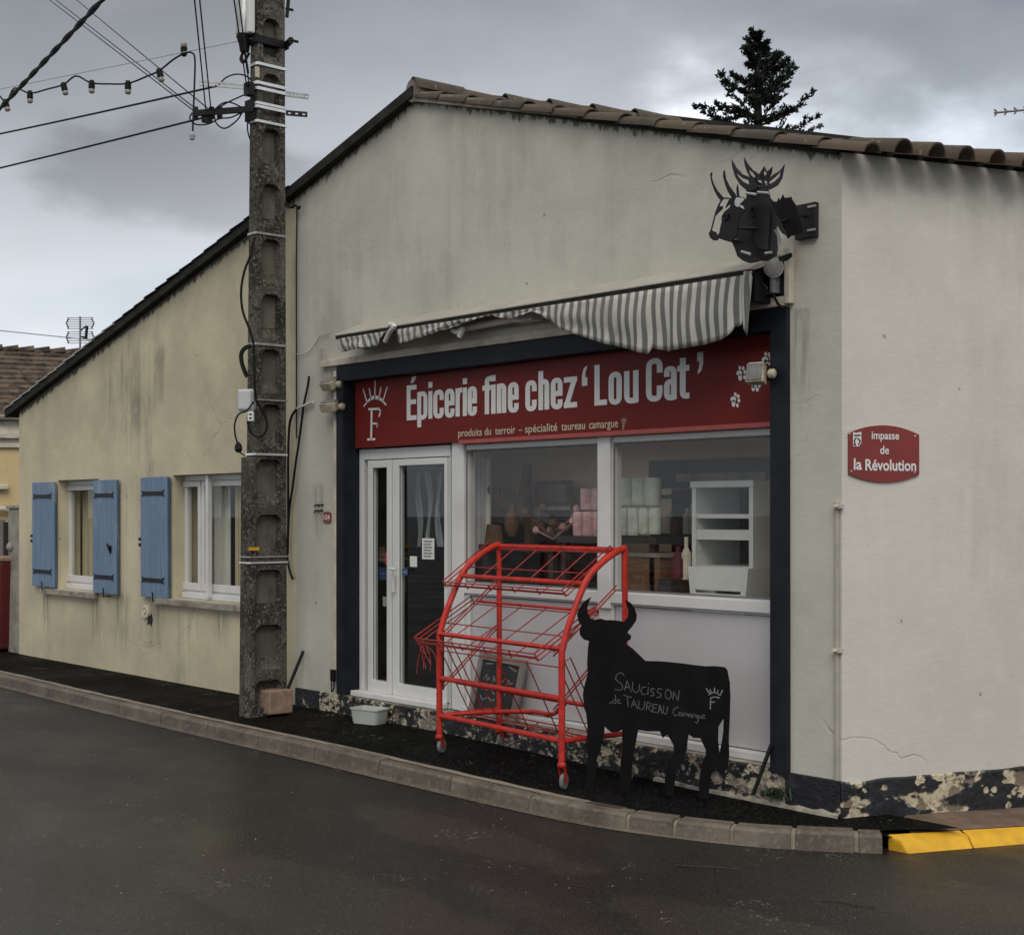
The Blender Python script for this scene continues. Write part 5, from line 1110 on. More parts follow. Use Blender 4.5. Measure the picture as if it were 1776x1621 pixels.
cable('joint_wire', [F(*q, -.015) for q in ((515, 356), (514, 470), (514, 600), (514, 760))], .007, 'dark wire running down the joint between cream and grey walls', 'blackmetal')
cable('verge_stub', [F(*q, -.05) for q in ((497, 352), (505, 360), (512, 356), (517, 362), (520, 358))], .012, 'short crooked black stub under the verge beside the pole')

# ------------------------------------------------------------------ things by the wall on the left of the door
c0 = H(468, 1240, 0); BK = MB(); BK.box(c0.x - .19, c0.x, c0.y, c0.y + .235, 0.0, .205)
o = BK.build('concrete_block', M['breeze'], bevel=.012); o.data.transform(Matrix.Translation(-c0)); o.location = c0; tag(o, 'pinkish concrete block standing against the foot of the pole', 'block')
a = F(496, 1202, -.25); b = F(526, 1129, -.03); c = a.copy(); m = MB(); m.tube([a - (b - a) * .25, a, b], .016, 6); o = m.build('metal_rod', M['blackmetal']); tag(o, 'dark rod leaning on the grey wall behind the concrete block', 'rod')
tb = H(636, 1254, -.005); TB = thing('plastic_tub', tb, 'cloudy plastic tub on the pavement below the door', 'tub')
def rrect(w, h, r=.04, n=4):
    o = []
    for cx, cy, a0 in ((w/2-r, h/2-r, 0), (-w/2+r, h/2-r, pi/2), (-w/2+r, -h/2+r, pi), (w/2-r, -h/2+r, 1.5*pi)):
        for k in range(n + 1): a = a0 + pi/2 * k / n; o.append((cx + r * cos(a), cy + r * sin(a)))
    return o
m = MB(Matrix.Translation(tb + Vector((-.0, .03, 0))) @ Matrix.Rotation(.25, 4, 'Z')); rings = []
for (sc, z) in ((.86, 0), (.90, .02), (1.0, .115), (1.06, .117), (1.06, .128), (.98, .128), (.86, .03), (.8, .02)): rings.append([(x * sc, y * sc, z) for x, y in rrect(.29, .19)])
nn = len(rings[0]); vs = [p for r in rings for p in r]; fs = [(i*nn+k, i*nn+(k+1) % nn, (i+1)*nn+(k+1) % nn, (i+1)*nn+k) for i in range(len(rings)-1) for k in range(nn)] + [tuple(range(nn-1, -1, -1)), tuple((len(rings)-1)*nn + k for k in range(nn))]
m.add(vs, fs); m.build('tub_body', M['tub'], TB, smooth=True)

# papers and stickers on the door glass
def sticker(px0, px1, py0, py1, y, mat_, nm, label, cat, lines=0):
    a = F(px0, py0, y); b = F(px1, py1, y); m = MB(); m.box(a.x, b.x, y, y + .002, b.z, a.z); o = m.build(nm, M[mat_]); c = a.copy(); o.data.transform(Matrix.Translation(-c)); o.location = c
    for k in range(lines):
        m = MB(); z = a.z - (a.z - b.z) * (k + 1) / (lines + 1); w_ = (b.x - a.x); m.box(a.x + w_ * .15, b.x - w_ * (.15 + .1 * (k % 2)), y - .002, y - .0005, z - .006, z + .006); m.build('print_line', M['print'], o)
    return tag(o, label, cat)
GY = .145
sticker(732, 753, 933, 970, GY, 'paper', 'paper_notice', 'printed white notice taped on the door glass', 'notice', 6)
sticker(711, 723, 964, 983, GY, 'paper', 'paper_note', 'small crooked blank note left of the printed door notice', 'note')
sticker(697.5, 707, 986, 997, GY, 'bluepaper', 'blue_sticker', 'tiny blue and white sticker at left edge of the door glass', 'sticker', 1)
sticker(668, 677, 957, 979, GY, 'redpaper', 'red_sticker', 'red and white sticker on the narrow glass beside the door', 'sticker', 1)
sticker(657, 676, 983, 1006, GY + .05, 'bluepaper', 'blue_poster', 'blue card behind the narrow glass below the red sticker', 'card', 1)
sticker(658, 668, 948, 975, GY + .05, 'wood', 'picture_card', 'brownish card behind the narrow glass left of the red sticker', 'card')
sticker(664, 678, 1034, 1052, GY + .05, 'paper', 'white_card', 'white card low behind the narrow glass beside the door', 'card')

# ------------------------------------------------------------------ inside the shop
ZF = .10
def inside(name, loc, label, cat): return thing(name, loc, label, cat)
a = F(1200, 835, .5); b = F(1306, 835, .5); CW, CH = b.x - a.x, 2.05
CB = inside('shelf_cabinet', (a.x, .5, ZF), 'tall white open shelf cabinet inside the right window', 'cabinet'); zt3 = F(1250, 836, .5).z
m = MB(); m.box(a.x, a.x + .035, .5, 1.0, ZF, zt3 - .035); m.build('side_panel', M['whitegoods'], CB); m = MB(); m.box(b.x - .035, b.x, .5, 1.0, ZF, zt3 - .035); m.build('side_panel', M['whitegoods'], CB)
m = MB(); m.box(a.x - .01, b.x + .01, .49, 1.0, zt3 - .035, zt3 + .01); m.build('top_panel', M['whitegoods'], CB, bevel=.004); m = MB(); m.box(a.x + .035, b.x - .035, .98, 1.0, ZF, zt3 - .035); m.build('back_panel', M['dark_int'], CB)
for py, th in ((895, .03), (927, .07), (985, .03), (1040, .03)):
    z = F(1250, py, .52).z; m = MB(); m.box(a.x + .035, b.x - .035, .51, .98, z - th / 2, z + th / 2); m.build('shelf', M['whitegoods'], CB)
g0 = F(1196, 985, .38); g1 = F(1297, 1033, .38)
BS = inside('white_crate', (g0.x, .38, 1.0), 'white slotted plastic crate low in the right shop window', 'crate'); cz0, cz1 = 1.02, F(1245, 984, .38).z
m = MB(); m.prism([(g0.x - .01, cz1), (g0.x + .03, cz0), (g1.x - .03, cz0), (g1.x + .01, cz1)], [[(g0.x + .06, cz0 + .075), (g1.x - .06, cz0 + .075), (g1.x - .055, cz0 + .095), (g0.x + .055, cz0 + .095)], [(g0.x + .06, cz0 + .17), (g1.x - .06, cz0 + .17), (g1.x - .055, cz0 + .19), (g0.x + .055, cz0 + .19)]], lambda x, z, t: (x, t, z), .37, .385); m.build('crate_front', M['whitegoods'], BS, bevel=.003)
m = MB(); m.hexa([(g0.x + .03, .385, cz0), (g0.x + .04, .385, cz0), (g0.x + .04, .62, cz0), (g0.x + .03, .62, cz0)], [(g0.x - .01, .385, cz1), (g0.x, .385, cz1), (g0.x, .66, cz1), (g0.x - .01, .66, cz1)]); m.hexa([(g1.x - .04, .385, cz0), (g1.x - .03, .385, cz0), (g1.x - .03, .62, cz0), (g1.x - .04, .62, cz0)], [(g1.x, .385, cz1), (g1.x + .01, .385, cz1), (g1.x + .01, .66, cz1), (g1.x, .66, cz1)]); m.build('crate_side', M['whitegoods'], BS)
m = MB(); m.box(g0.x + .03, g1.x - .03, .385, .62, cz0, cz0 + .02); m.build('crate_base', M['whitegoods'], BS)
def rolls(name, px0, px1, py0, py1, y, nxr, nzr, mat_, label):
    p0, p1 = F(px0, py1, y), F(px1, py0, y); o = inside(name, (p0.x, y, p0.z), label, 'paper pack'); w_ = (p1.x - p0.x) / nxr; h_ = (p1.z - p0.z) / nzr
    for i in range(nxr):
        for j in range(nzr):
            m = MB(); r = w_ * .49; m.lathe([(r * .9, 0), (r, h_ * .06), (r, h_ * .9), (r * .9, h_ * .97)], (p0.x + w_ * (i + .5), y + r, p0.z + h_ * j), (0, 0, 1), 12); q = m.build('paper_roll', M[mat_], o, smooth=True)
    return o
rolls('paper_roll_pack', 1066, 1100, 879, 928, .50, 2, 1, 'roll', 'left lower pack of pale paper rolls in right window'); rolls('paper_roll_pack', 1102, 1137, 879, 926, .52, 2, 1, 'roll', 'right lower pack of pale paper rolls in right window'); rolls('paper_roll_pack', 1067, 1133, 826, 876, .50, 3, 1, 'roll', 'upper pack of pale paper rolls in right window')
rolls('paper_roll_pack', 1000, 1039, 845, 884, .50, 2, 1, 'pinkwrap', 'upper pink wrapped paper pack beside the mullion'); rolls('paper_roll_pack', 988, 1040, 886, 929, .48, 3, 1, 'pinkwrap', 'lower pink wrapped paper pack beside the mullion')
def table(px0, px1, py, y0, y1, mat_, nm, label):
    p, q = F(px0, py, y0), F(px1, py, y0); o = inside(nm, (p.x, y0, ZF), label, 'table'); z = (p.z + q.z) / 2
    m = MB(); m.box(p.x, q.x, y0, y1, z - .05, z); m.build('table_top', M[mat_], o)
    for x in (p.x + .03, q.x - .08):
        for y in (y0 + .02, y1 - .07): m = MB(); m.box(x, x + .05, y, y + .05, ZF, z - .05); m.build('leg', M[mat_], o)
    return o, z
table(965, 1137, 930, .44, .85, 'dark_int', 'display_table', 'dark display table carrying the paper packs in window')
table(830, 960, 945, .42, .9, 'dark_int', 'display_table', 'dark display table in the left window below the vase')
p = F(1085, 950, .44); o = inside('wooden_box', (p.x, .5, 1.0), 'brown wooden box under the paper packs in right window', 'box'); m = MB(); m.box(p.x, p.x + .32, .46, .8, 1.14, 1.42); m.build('box_body', M['wood'], o); m = MB(); m.box(p.x - .02, p.x + .34, .45, .82, 1.42, 1.45); m.build('box_lid', M['rim'], o)
# vase with dried stems, standing board, bundle of stems
p = F(888, 930, .6); o = inside('vase', p, 'small dark vase with dried stems in left window', 'vase'); m = MB(); m.lathe([(.03, 0), (.06, .05), (.07, .14), (.035, .22), (.05, .27)], p, n=12); m.build('vase_body', M['wood'], o, smooth=True)
VR = random.Random(4)
for k in range(9):
    q = p + Vector((VR.uniform(-.25, .25), VR.uniform(-.1, .1), .33 + VR.random() * .12)); m = MB(); m.tube([p + Vector((0, 0, .2)), p.lerp(q, .6) + Vector((0, 0, .04)), q], .005, 4); m.lathe([(.0, -.03), (.025, -.01), (.02, .03), (.0, .04)], q, n=6); m.build('dried_stem', M['moss'], o)
p = F(915, 935, .75); o = inside('leaning_post', p, 'narrow brown wooden post standing in the left window', 'post'); m = MB(); m.hexa([p + Vector((-.035, 0, -.1)), p + Vector((.035, 0, -.1)), p + Vector((.035, .05, -.1)), p + Vector((-.035, .05, -.1))], [v + Vector((-.06, .02, .62)) for v in (p + Vector((-.035, 0, 0)), p + Vector((.035, 0, 0)), p + Vector((.035, .05, 0)), p + Vector((-.035, .05, 0)))]); m.build('post_board', M['wood'], o)
p = F(960, 935, .6); o = inside('dried_bouquet', p, 'low bunch of dried flowers on the dark table in left window', 'bouquet')
for k in range(16):
    q = p + Vector((VR.uniform(-.3, .3), VR.uniform(-.12, .12), .06 + VR.random() * .2)); m = MB(); m.tube([p, q], .006, 4); m.lathe([(.0, -.035), (.03, -.01), (.025, .025), (.0, .04)], q, n=6); m.build('dried_stem', M['moss'] if k % 3 else M['pinkwrap'], o)
c0_, c1_ = fx(1128, .98), fx(1352, .98); ct, cbm = F(1230, 800, .98).z, F(1230, 846, .98).z
o = inside('counter_canopy', (c0_, .98, cbm), 'dark boxed counter canopy at the back of the shop', 'canopy'); m = MB(); m.box(c0_, c1_, 1.0, 1.30, cbm + .04, ct); m.build('canopy_top', M['dark_int'], o); m = MB(); m.box(c0_, c1_, 0.96, .998, cbm, ct + .02); m.build('canopy_face', M['dark_int'], o)
m = MB(); m.box(c0_ + .3, c1_ - .1, 0.945, .958, cbm + .05, cbm + .11); m.build('canopy_trim', M['agedwood'], o)
r0_, r1_ = fx(1130, 1.05), fx(1350, 1.05)
o = inside('dark_rack', (r0_, 1.03, ZF), 'dark shelving unit deep inside the shop behind right window', 'shelving')
for z in (.5, .85, 1.2, 1.55, 1.85): m = MB(); m.box(r0_, r1_, 1.03, 1.27, z, z + .03); m.build('shelf', M['dark_int'], o)
m = MB(); m.box(r0_, r1_, 1.28, 1.30, ZF, cbm); m.build('back_panel', M['dark_int'], o)
for k in range(46):
    x = r0_ + .05 + (r1_ - r0_ - .1) * ((k * 7) % 46) / 46; z = (.88, 1.23, 1.58)[k % 3]; h_ = .10 + .14 * VR.random(); m = MB(); y_ = 1.08 + .10 * VR.random()
    if k % 4 == 3: m.box(x - .05, x + .05, y_, y_ + .08, z, z + h_)
    else: m.lathe([(.035, 0), (.035, h_ * .7), (.015, h_ * .85), (.015, h_)], (x, y_, z), n=8)
    m.build('jar', M[('wood', 'ruddy', 'cream', 'dark_int', 'bluepaper', 'moss', 'paper')[k % 7]], o)
# framed boards stacked against the back wall of the left window, parcels and bags under the sill
for k, (px0, px1, py0, py1, mt_) in enumerate(((930, 985, 838, 872, 'agedwood'), (945, 992, 868, 886, 'net'), (958, 1000, 884, 905, 'agedwood'), (925, 960, 876, 908, 'curtain'))):
    a_, b_ = F(px0, py0, 1.02 + .05 * k), F(px1, py1, 1.02 + .05 * k); o = inside('framed_board', (a_.x, a_.y, b_.z), ('wide grey board', 'pale narrow board', 'low grey board', 'small grey board')[k] + ' stacked behind the dried flowers in left window', 'board')
    m = MB(); m.box(a_.x, b_.x, a_.y, a_.y + .03, b_.z, a_.z); m.build('board_face', M[mt_], o); m = MB(); m.xz([(a_.x - .02, b_.z - .02), (b_.x + .02, b_.z - .02), (b_.x + .02, a_.z + .02), (a_.x - .02, a_.z + .02)], a_.y - .01, a_.y + .035, [[(a_.x + .01, b_.z + .01), (b_.x - .01, b_.z + .01), (b_.x - .01, a_.z - .01), (a_.x + .01, a_.z - .01)]]); m.build('board_frame', M['wood'], o)
o = inside('back_bench', (fx(815, 1.1), 1.0, ZF), 'dark bench along the back of the left window holding the boards', 'bench'); m = MB(); m.box(fx(812, 1.1), fx(1040, 1.1), 1.0, 1.29, ZF, F(950, 908, 1.05).z); m.build('bench_body', M['dark_int'], o)
for k, (px, py, w_, h_, mt_, lb) in enumerate(((1102, 1012, .16, .13, 'moss', 'brown paper bag on the sill of the right window'), (1150, 1016, .14, .10, 'dark_int', 'dark parcel beside the crate in the right window'), (1168, 975, .10, .22, 'ruddy', 'dark red bottle beside the white crate'), (1182, 968, .07, .30, 'cream', 'pale slim bottle beside the white crate'), (850, 930, .16, .2, 'moss', 'small brown bag at left of the left window'))):
    p = F(px, py, .34 + .03 * k); o = inside('bag' if w_ > .12 else 'bottle', p, lb, 'bag' if w_ > .12 else 'bottle'); m = MB()
    if w_ > .12: m.hexa([p + Vector(q) for q in ((-w_/2, 0, -h_/2), (w_/2, 0, -h_/2), (w_/2, .08, -h_/2), (-w_/2, .08, -h_/2))], [p + Vector(q) for q in ((-w_*.42, .02, h_/2), (w_*.45, .01, h_*.42), (w_*.45, .06, h_*.46), (-w_*.42, .07, h_/2))])
    else: m.lathe([(w_*.5, -h_/2), (w_*.5, h_*.1), (w_*.2, h_*.25), (w_*.2, h_*.5)], p + Vector((0, .05, 0)), n=10)
    m.build('bag_body' if w_ > .12 else 'bottle_body', M[mt_], o, bevel=.006 if w_ > .12 else 0)
# curtains behind the left window and strips behind the door
def icurt(px0, px1, py0, py1, y, mat_, label):
    p, q = F(px0, py0, y), F(px1, py1, y); c = curtain(p.x, q.x, q.z, p.z, y, mat_, None, .025, 50); tag(c, label, 'curtain'); return c
icurt(812, 838, 770, 960, .42, 'curtain', 'grey curtain hanging at the left side of the left shop window'); icurt(836, 852, 795, 950, .50, 'net', 'pale curtain edge beside the grey curtain in left window')
DC = inside('strip_curtain', F(735, 815, .5), 'dark strip curtain hanging inside the glass door', 'curtain')
m = MB(); p, q = F(700, 812, .45), F(780, 812, .45); m.tube([p, q], .014, 6); m.build('curtain_rail', M['greysteel'], DC)
for k in range(10):
    t = k / 9; p = F(705 + 72 * t, 818, .45); q = F(701 + 80 * t, 948, .45); w_ = .045; m = MB(); nn = 6; vs = []
    for i in range(nn + 1):
        c = p.lerp(q, i / nn); vs += [(c.x - w_, .45 + .02 * sin(i + k), c.z), (c.x + w_, .47 + .02 * sin(i * 1.3 + k), c.z)]
    m.add(vs, [(2*i, 2*i+1, 2*i+3, 2*i+2) for i in range(nn)]); m.build('curtain_strip', M[('darkcurtain', 'curtain')[k % 2 if k > 1 else 0]], DC, smooth=True)
m = MB(); m.box(OL + .02, OL + .05, .30, 1.30, ZF, 2.74); m.build('door_dark_sheet', M['dark_int'], SHOP)  # added dark sheet standing in for the dim room seen through the door

# ------------------------------------------------------------------ chalkboard behind the rack
ca, cb_, cc, cdn = F(827, 1145, .10), F(908, 1152, .10), F(892, 1252, -.0), F(813, 1236, -.0)
CHB = thing('chalkboard', cdn, 'small framed chalkboard with faint chalk scribbles behind the red rack', 'chalkboard')
zb0 = .165; tilt = .12; hw = (cb_.x - ca.x) ; x0 = cdn.x - .0; x1 = x0 + hw * .98; hh = .50
cm = Matrix.Translation(Vector((x0, -.01, zb0))) @ Matrix.Rotation(.05, 4, 'Y') @ Matrix.Rotation(-tilt * 1.9, 4, 'X'); wd2 = x1 - x0
m = MB(cm); m.xz([(0, 0), (wd2, 0), (wd2, hh), (0, hh)], -.012, .02, [[(.055, .055), (wd2 - .055, .055), (wd2 - .055, hh - .055), (.055, hh - .055)]]); m.build('board_frame', M['agedwood'], CHB, bevel=.003)
m = MB(cm); m.box(.05, wd2 - .05, .002, .012, .05, hh - .05); m.build('slate_panel', M['slate'], CHB)
m = MB(cm); k_ = (wd2 - .11)
for pl in ([(.10, .62), (.16, .72), (.20, .60), (.24, .68), (.26, .62)], [(.36, .60), (.36, .72), (.42, .62)], [(.52, .62), (.56, .72), (.60, .62), (.66, .70)], [(.72, .60), (.78, .70), (.80, .62), (.9, .66)],
           [(.12, .42), (.16, .50), (.20, .40), (.26, .48), (.28, .42)], [(.40, .50), (.40, .40), (.48, .38)], [(.56, .40), (.62, .48), (.66, .40)], [(.74, .48), (.74, .38)], [(.10, .30), (.18, .22), (.32, .30), (.42, .24), (.50, .28)], [(.08, .92), (.3, .95)], [(.7, .95), (.92, .88)]):
    stroke(m, [(.055 + a * k_, .05 + b * (hh - .1)) for a, b in pl], lambda a, b: (a, -.0005, b), .009)
m.build('chalk_scribble', M['chalk'], CHB, fix=False)

# ------------------------------------------------------------------ red wire rack on casters
RC = Vector((-2.375, -.39, -.028)); ROT = radians(-5.3); RW, RD = 1.46, .54
RK = thing('display_rack', RC, 'empty red wire display rack on casters standing outside the shop window', 'display rack')
RM = Matrix.Translation(RC) @ Matrix.Rotation(ROT, 4, 'Z')
def lz(z): return z + .028
xL, xR_ = -RW / 2, RW / 2; yF, yB = -RD / 2, RD / 2
prof = [(0, .10), (0, .45), (0, .80), (.008, .86), (.05, .985), (.106, 1.11), (.19, 1.27), (.27, 1.36), (.38, 1.435), (.47, 1.48), (.54, 1.505)]
def rtube(pts, r, nm='tube', mat_='red_metal', n=9, sm=True):
    m = MB(RM); m.tube(pts, r, n); return m.build(nm, M[mat_], RK, smooth=sm)
for x in (xL, xR_):
    rtube(spline([(x, yF + a, lz(z)) for a, z in prof], 4), .023, 'front_post'); rtube([(x, yB, lz(.10)), (x, yB, lz(1.50))], .021, 'rear_post')
    rtube([(x, yF, lz(.255)), (x, yB, lz(.255))], .019, 'side_rail')
for nm, y, z, r in (('front_rail', yF, .255, .019), ('front_rail', yF, .53, .019), ('front_rail', yF - .005, .855, .017), ('front_rail', yF + .19, 1.275, .017), ('rear_rail', yB, 1.49, .019), ('rear_rail', yB, .40, .016)):
    rtube([(xL, y, lz(z)), (xR_, y, lz(z))], r, nm)
# bent stay low at the back
rtube(spline([(xL + .02, yF + .02, lz(.26)), (xL + .3, yF + .3, lz(.29)), (xL + .52, yB - .06, lz(.30)), (xL + .70, yB - .04, lz(.30)), (xL + .80, yB - .03, lz(.36)), (xL + .84, yB - .02, lz(.40))], 4), .017, 'bent_stay')
def shelf_basket(x0, x1, yf, zf, yb, zb, nx_, lip, nm, cross=4, hook=.05):
    m = MB(RM); w_ = .0046
    for k in range(nx_):
        x = x0 + (x1 - x0) * k / (nx_ - 1); d_ = Vector((0, yf - yb, zf - zb)).normalized()
        a = Vector((x, yb, lz(zb))); b = Vector((x, yf, lz(zf))); up_ = Vector((0, d_.z, -d_.y)); up_ = up_ if up_.z > 0 else -up_
        m.tube([a + up_ * hook * .5, a, b, b + d_ * .03 + up_ * 0, b + d_ * .03 + up_ * lip], w_, 5)
    for k in range(cross + 1):
        t = k / cross; y = yb + (yf - yb) * t; z = zb + (zf - zb) * t; m.tube([(x0, y, lz(z) - .006), (x1, y, lz(z) - .006)], w_, 5)
    d_ = Vector((0, yf - yb, zf - zb)).normalized(); up_ = Vector((0, d_.z, -d_.y)); up_ = up_ if up_.z > 0 else -up_
    for q in (lip, lip * .5): p = Vector((0, yf, lz(zf))) + d_ * .03 + up_ * q; m.tube([(x0, p.y, p.z), (x1, p.y, p.z)], w_ * 1.2, 5)
    for x in (x0, x1):      # raised end guards
        a = Vector((x, yb, lz(zb))); b = Vector((x, yf, lz(zf)))
        for q in (lip * .55, lip * 1.1): m.tube([a, a + up_ * q, b + d_ * .03 + up_ * q, b + d_ * .03], w_ * 1.1, 5)
    m.build(nm, M['red_wire'], RK, smooth=True)
shelf_basket(xL - .07, xR_ - .09, yF + .13, 1.205, yB - .02, 1.475, 6, .05, 'wire_shelf', 2)
shelf_basket(xL - .10, xR_ - .09, yF - .10, .79, yB - .16, 1.06, 6, .055, 'wire_shelf', 2)
shelf_basket(xL + .03, xR_ - .02, yB - .28, .24, yF - .01, .74, 5, .10, 'wire_shelf', 2, .14)
m = MB(RM); m.tube([(xL - .08, yB - .15, lz(1.075)), (xR_ - .1, yB - .15, lz(1.075))], .011, 7); m.build('shelf_bar', M['red_metal'], RK)
for x in (xL + .04, xR_ - .04):      # side hanging wires between the posts
    m = MB(RM)
    for dz in (0, .028): m.tube([(x - .05, yF, lz(.80 + dz)), (x - .05, yB, lz(1.22 + dz))], .006, 5); m.tube([(x - .05, yF, lz(.42 + dz)), (x - .05, yB, lz(.88 + dz))], .006, 5)
    m.build('side_wire', M['red_wire'], RK)
m = MB(RM); TRr = random.Random(2)
for k in range(9):
    p = [Vector((xL - .10 + TRr.uniform(-.03, .05), yF - .10, lz(.80)))]
    for j in range(4): p.append(p[-1] + Vector((TRr.uniform(-.02, .04), TRr.uniform(-.01, .02), -TRr.uniform(.02, .07))))
    m.tube(spline(p, 3), .0035, 4)
m.build('loose_string', M['red_wire'], RK)
CZ = [(xL, yF, .5), (xR_, yF, .5), (xL, yB, .2), (xR_, yB, .2)]
for x, y, a in CZ:
    q = RM @ Matrix.Translation((x, y, 0)) @ Matrix.Rotation(a, 4, 'Z'); gzz = gz((RM @ Vector((x, y, 0))).x) - .012 - RC.z; zz = gzz
    m = MB(q); m.lathe([(.024, lz(.115)), (.03, lz(.105)), (.03, lz(.09)), (.02, lz(.08))], (0, 0, 0), n=10)
    for s in (-1, 1): m.add([(s*.017, -.02, lz(.10)), (s*.017, .02, lz(.10)), (s*.017, .05, zz + .045), (s*.017, .03, zz + .035), (s*.021, -.02, lz(.10)), (s*.021, .02, lz(.10)), (s*.021, .05, zz + .045), (s*.021, .03, zz + .035)], [(0,1,2,3),(7,6,5,4),(0,4,5,1),(1,5,6,2),(2,6,7,3),(3,7,4,0)])
    cf = m.build('caster', M['red_metal'], RK)
    m = MB(q); m.lathe([(.028, -.012), (.050, -.012), (.055, -.006), (.055, .006), (.050, .012), (.028, .012)], (0, .035, zz + .055), (1, 0, 0), 18); m.build('caster_tyre', M['rubber'], cf, smooth=True)
    m = MB(q); m.lathe([(.028, -.009), (.028, .009)], (0, .035, zz + .055), (1, 0, 0), 14); m.build('caster_hub', M['blackplastic'], cf)

# ------------------------------------------------------------------ bull cut-out
BL0 = F(1024, 887, -.67); BL1 = F(1225, 887, -.27); BL0.z = BL1.z = 0; bd = (BL1 - BL0).normalized(); bn = Vector((bd.y, -bd.x, 0))     # outward (towards the road)
def Bp(x, y):     # pixel of the photograph -> (along, z) on the board's plane
    r = ray(960 + x / 4.036, 1020 + y / 4.036); t = (BL0 - CAM).dot(bn) / r.dot(bn); p = CAM + r * t; return ((p - BL0).dot(bd), p.z)
bull = [(262,60),(215,90),(178,140),(165,185),(173,230),(195,262),(182,290),(184,325),(212,358),(248,368),(240,420),(235,520),(238,600),(216,680),(205,740),(214,820),(229,880),(237,960),(232,1060),(239,1140),(236,1220),(228,1290),(230,1412),(288,1414),(294,1270),(300,1190),(322,1130),(346,1060),(356,965),
        (375,985),(400,1004),(435,1009),(468,996),(480,985),(483,1060),(480,1130),(470,1200),(466,1280),(468,1424),(534,1428),(545,1270),(555,1180),(572,1090),(590,990),(660,1000),(745,1000),(762,1047),(796,1024),(820,1060),(840,1100),(842,1150),(818,1200),(790,1270),(778,1340),(784,1448),(842,1452),
        (850,1270),(900,1200),(932,1130),(936,1070),(945,1020),(980,1046),(1026,1046),(1042,1080),(1066,1130),(1065,1170),(1040,1220),(1025,1290),(1018,1360),(1022,1470),(1080,1474),(1100,1310),(1138,1246),(1150,1285),(1185,1295),(1216,1260),(1228,1180),(1225,1050),(1232,900),(1236,760),(1232,660),(1214,570),(1195,552),
        (1130,545),(1060,546),(980,537),(900,526),(760,512),(640,508),(600,470),(550,422),(505,390),(510,372),(535,360),(541,332),(512,310),(545,270),(574,230),(580,190),(565,140),(535,100),(500,80),(523,150),(521,200),(490,236),(450,227),(400,222),(360,223),(325,212),(285,222),(252,207),(236,170),(232,140),(243,98)]
bull_hole = [(1152,970),(1190,910),(1188,1000),(1174,1090),(1160,1160),(1150,1060)]
BU = thing('bull_cutout', BL0, 'black wooden bull silhouette with chalk writing standing on the pavement', 'cut-out sign')
m = MB(); m.prism([Bp(*p) for p in bull], [[Bp(*p) for p in bull_hole]], lambda a, b, t: tuple(BL0 + bd * a + bn * t + Vector((0, 0, b))), -.018, 0); m.build('bull_board', M['black'], BU)
ch = lambda a, b: tuple(BL0 + bd * a + bn * .0015 + Vector((0, 0, b)))
SAU, DE, TAU, CAM_ = [], [], [], []; G = SAU
def word(pl): G.extend(pl)
word([[(495,610),(475,588),(445,600),(432,630),(455,655),(480,670),(485,700),(460,712),(430,706)]])                                   # S
word([[(498,712),(515,645),(545,725)],[(508,690),(535,695)]])                                                                       # A
word([[(555,655),(552,705),(575,730),(598,715),(603,668)]])                                                                         # U
word([[(648,690),(625,690),(612,715),(622,742),(650,738)]])                                                                         # C
word([[(664,690),(660,742)],[(666,662),(668,668)]])                                                                                 # i
word([[(708,705),(688,698),(680,715),(700,730),(702,748),(678,752)]]); word([[(762,705),(735,700),(725,722),(752,738),(752,760),(725,762)]])   # S S
word([[(800,705),(782,725),(784,760),(805,775),(825,755),(822,722),(800,705)]])                                                     # O
word([[(836,778),(840,720),(872,785),(880,715)]])                                                                                   # N
G = DE
word([[(432,745),(438,800),(428,806),(412,795),(420,780),(436,782)],[(392,800),(410,798)],[(448,790),(464,782),(458,774),(446,785),(452,802),(472,800)]])   # de
G = TAU
word([[(492,745),(520,755),(550,762)],[(516,756),(524,828)]])                                                                       # T
word([[(545,830),(562,780),(588,842)],[(552,812),(580,818)]])                                                                       # A
word([[(598,785),(596,835),(618,850),(634,835),(640,790)]])                                                                         # U
word([[(650,850),(656,795),(682,805),(680,825),(655,825),(688,862)]])                                                               # R
word([[(728,815),(698,808),(694,862),(726,868)],[(696,835),(720,838)]])                                                             # E
word([[(732,872),(746,815),(762,875)],[(738,850),(756,853)]])                                                                       # A
word([[(772,820),(768,868),(782,880),(794,868),(798,826)]])                                                                         # U
G = CAM_
word([[(875,830),(848,838),(835,865),(848,890),(872,885)]])                                                                         # C
word([[(900,870),(882,866),(876,882),(888,892),(900,872),(904,892)]])                                                               # a
word([[(910,892),(912,872),(922,872),(924,892),(928,874),(938,874),(942,895)]])                                                     # m
word([[(964,880),(950,876),(946,892),(956,898),(966,882),(968,900)]])                                                               # a
word([[(976,902),(977,882),(990,882)]])                                                                                             # r
word([[(1010,888),(998,884),(994,898),(1006,902),(1012,888),(1012,930),(1002,942),(992,932)]])                                      # g
word([[(1020,886),(1020,904),(1032,906),(1036,888),(1038,910)]]); word([[(1044,900),(1058,892),(1054,882),(1044,892),(1048,910),(1064,908)]])       # u e
for nm_, lst in (('saucisson', SAU), ('de', DE), ('taureau', TAU), ('camargue', CAM_)):
    m = MB()
    for pl in lst: stroke(m, [Bp(*p) for p in pl], ch, .0052)
    m.build('chalk_word', M['chalkdim'], BU, fix=False)
m = MB()
for pl in ([(1070,700),(1095,738)],[(1095,705),(1108,735)],[(1128,695),(1126,728)],[(1152,712),(1145,735)],[(1182,712),(1165,750)],[(1088,745),(1110,728),(1140,730),(1168,750)],[(1100,765),(1098,842)],[(1098,765),(1130,758),(1160,766)],[(1100,796),(1128,794)]): stroke(m, [Bp(*p) for p in pl], ch, .0068)
m.build('chalk_crown', M['chalk'], BU, fix=False)
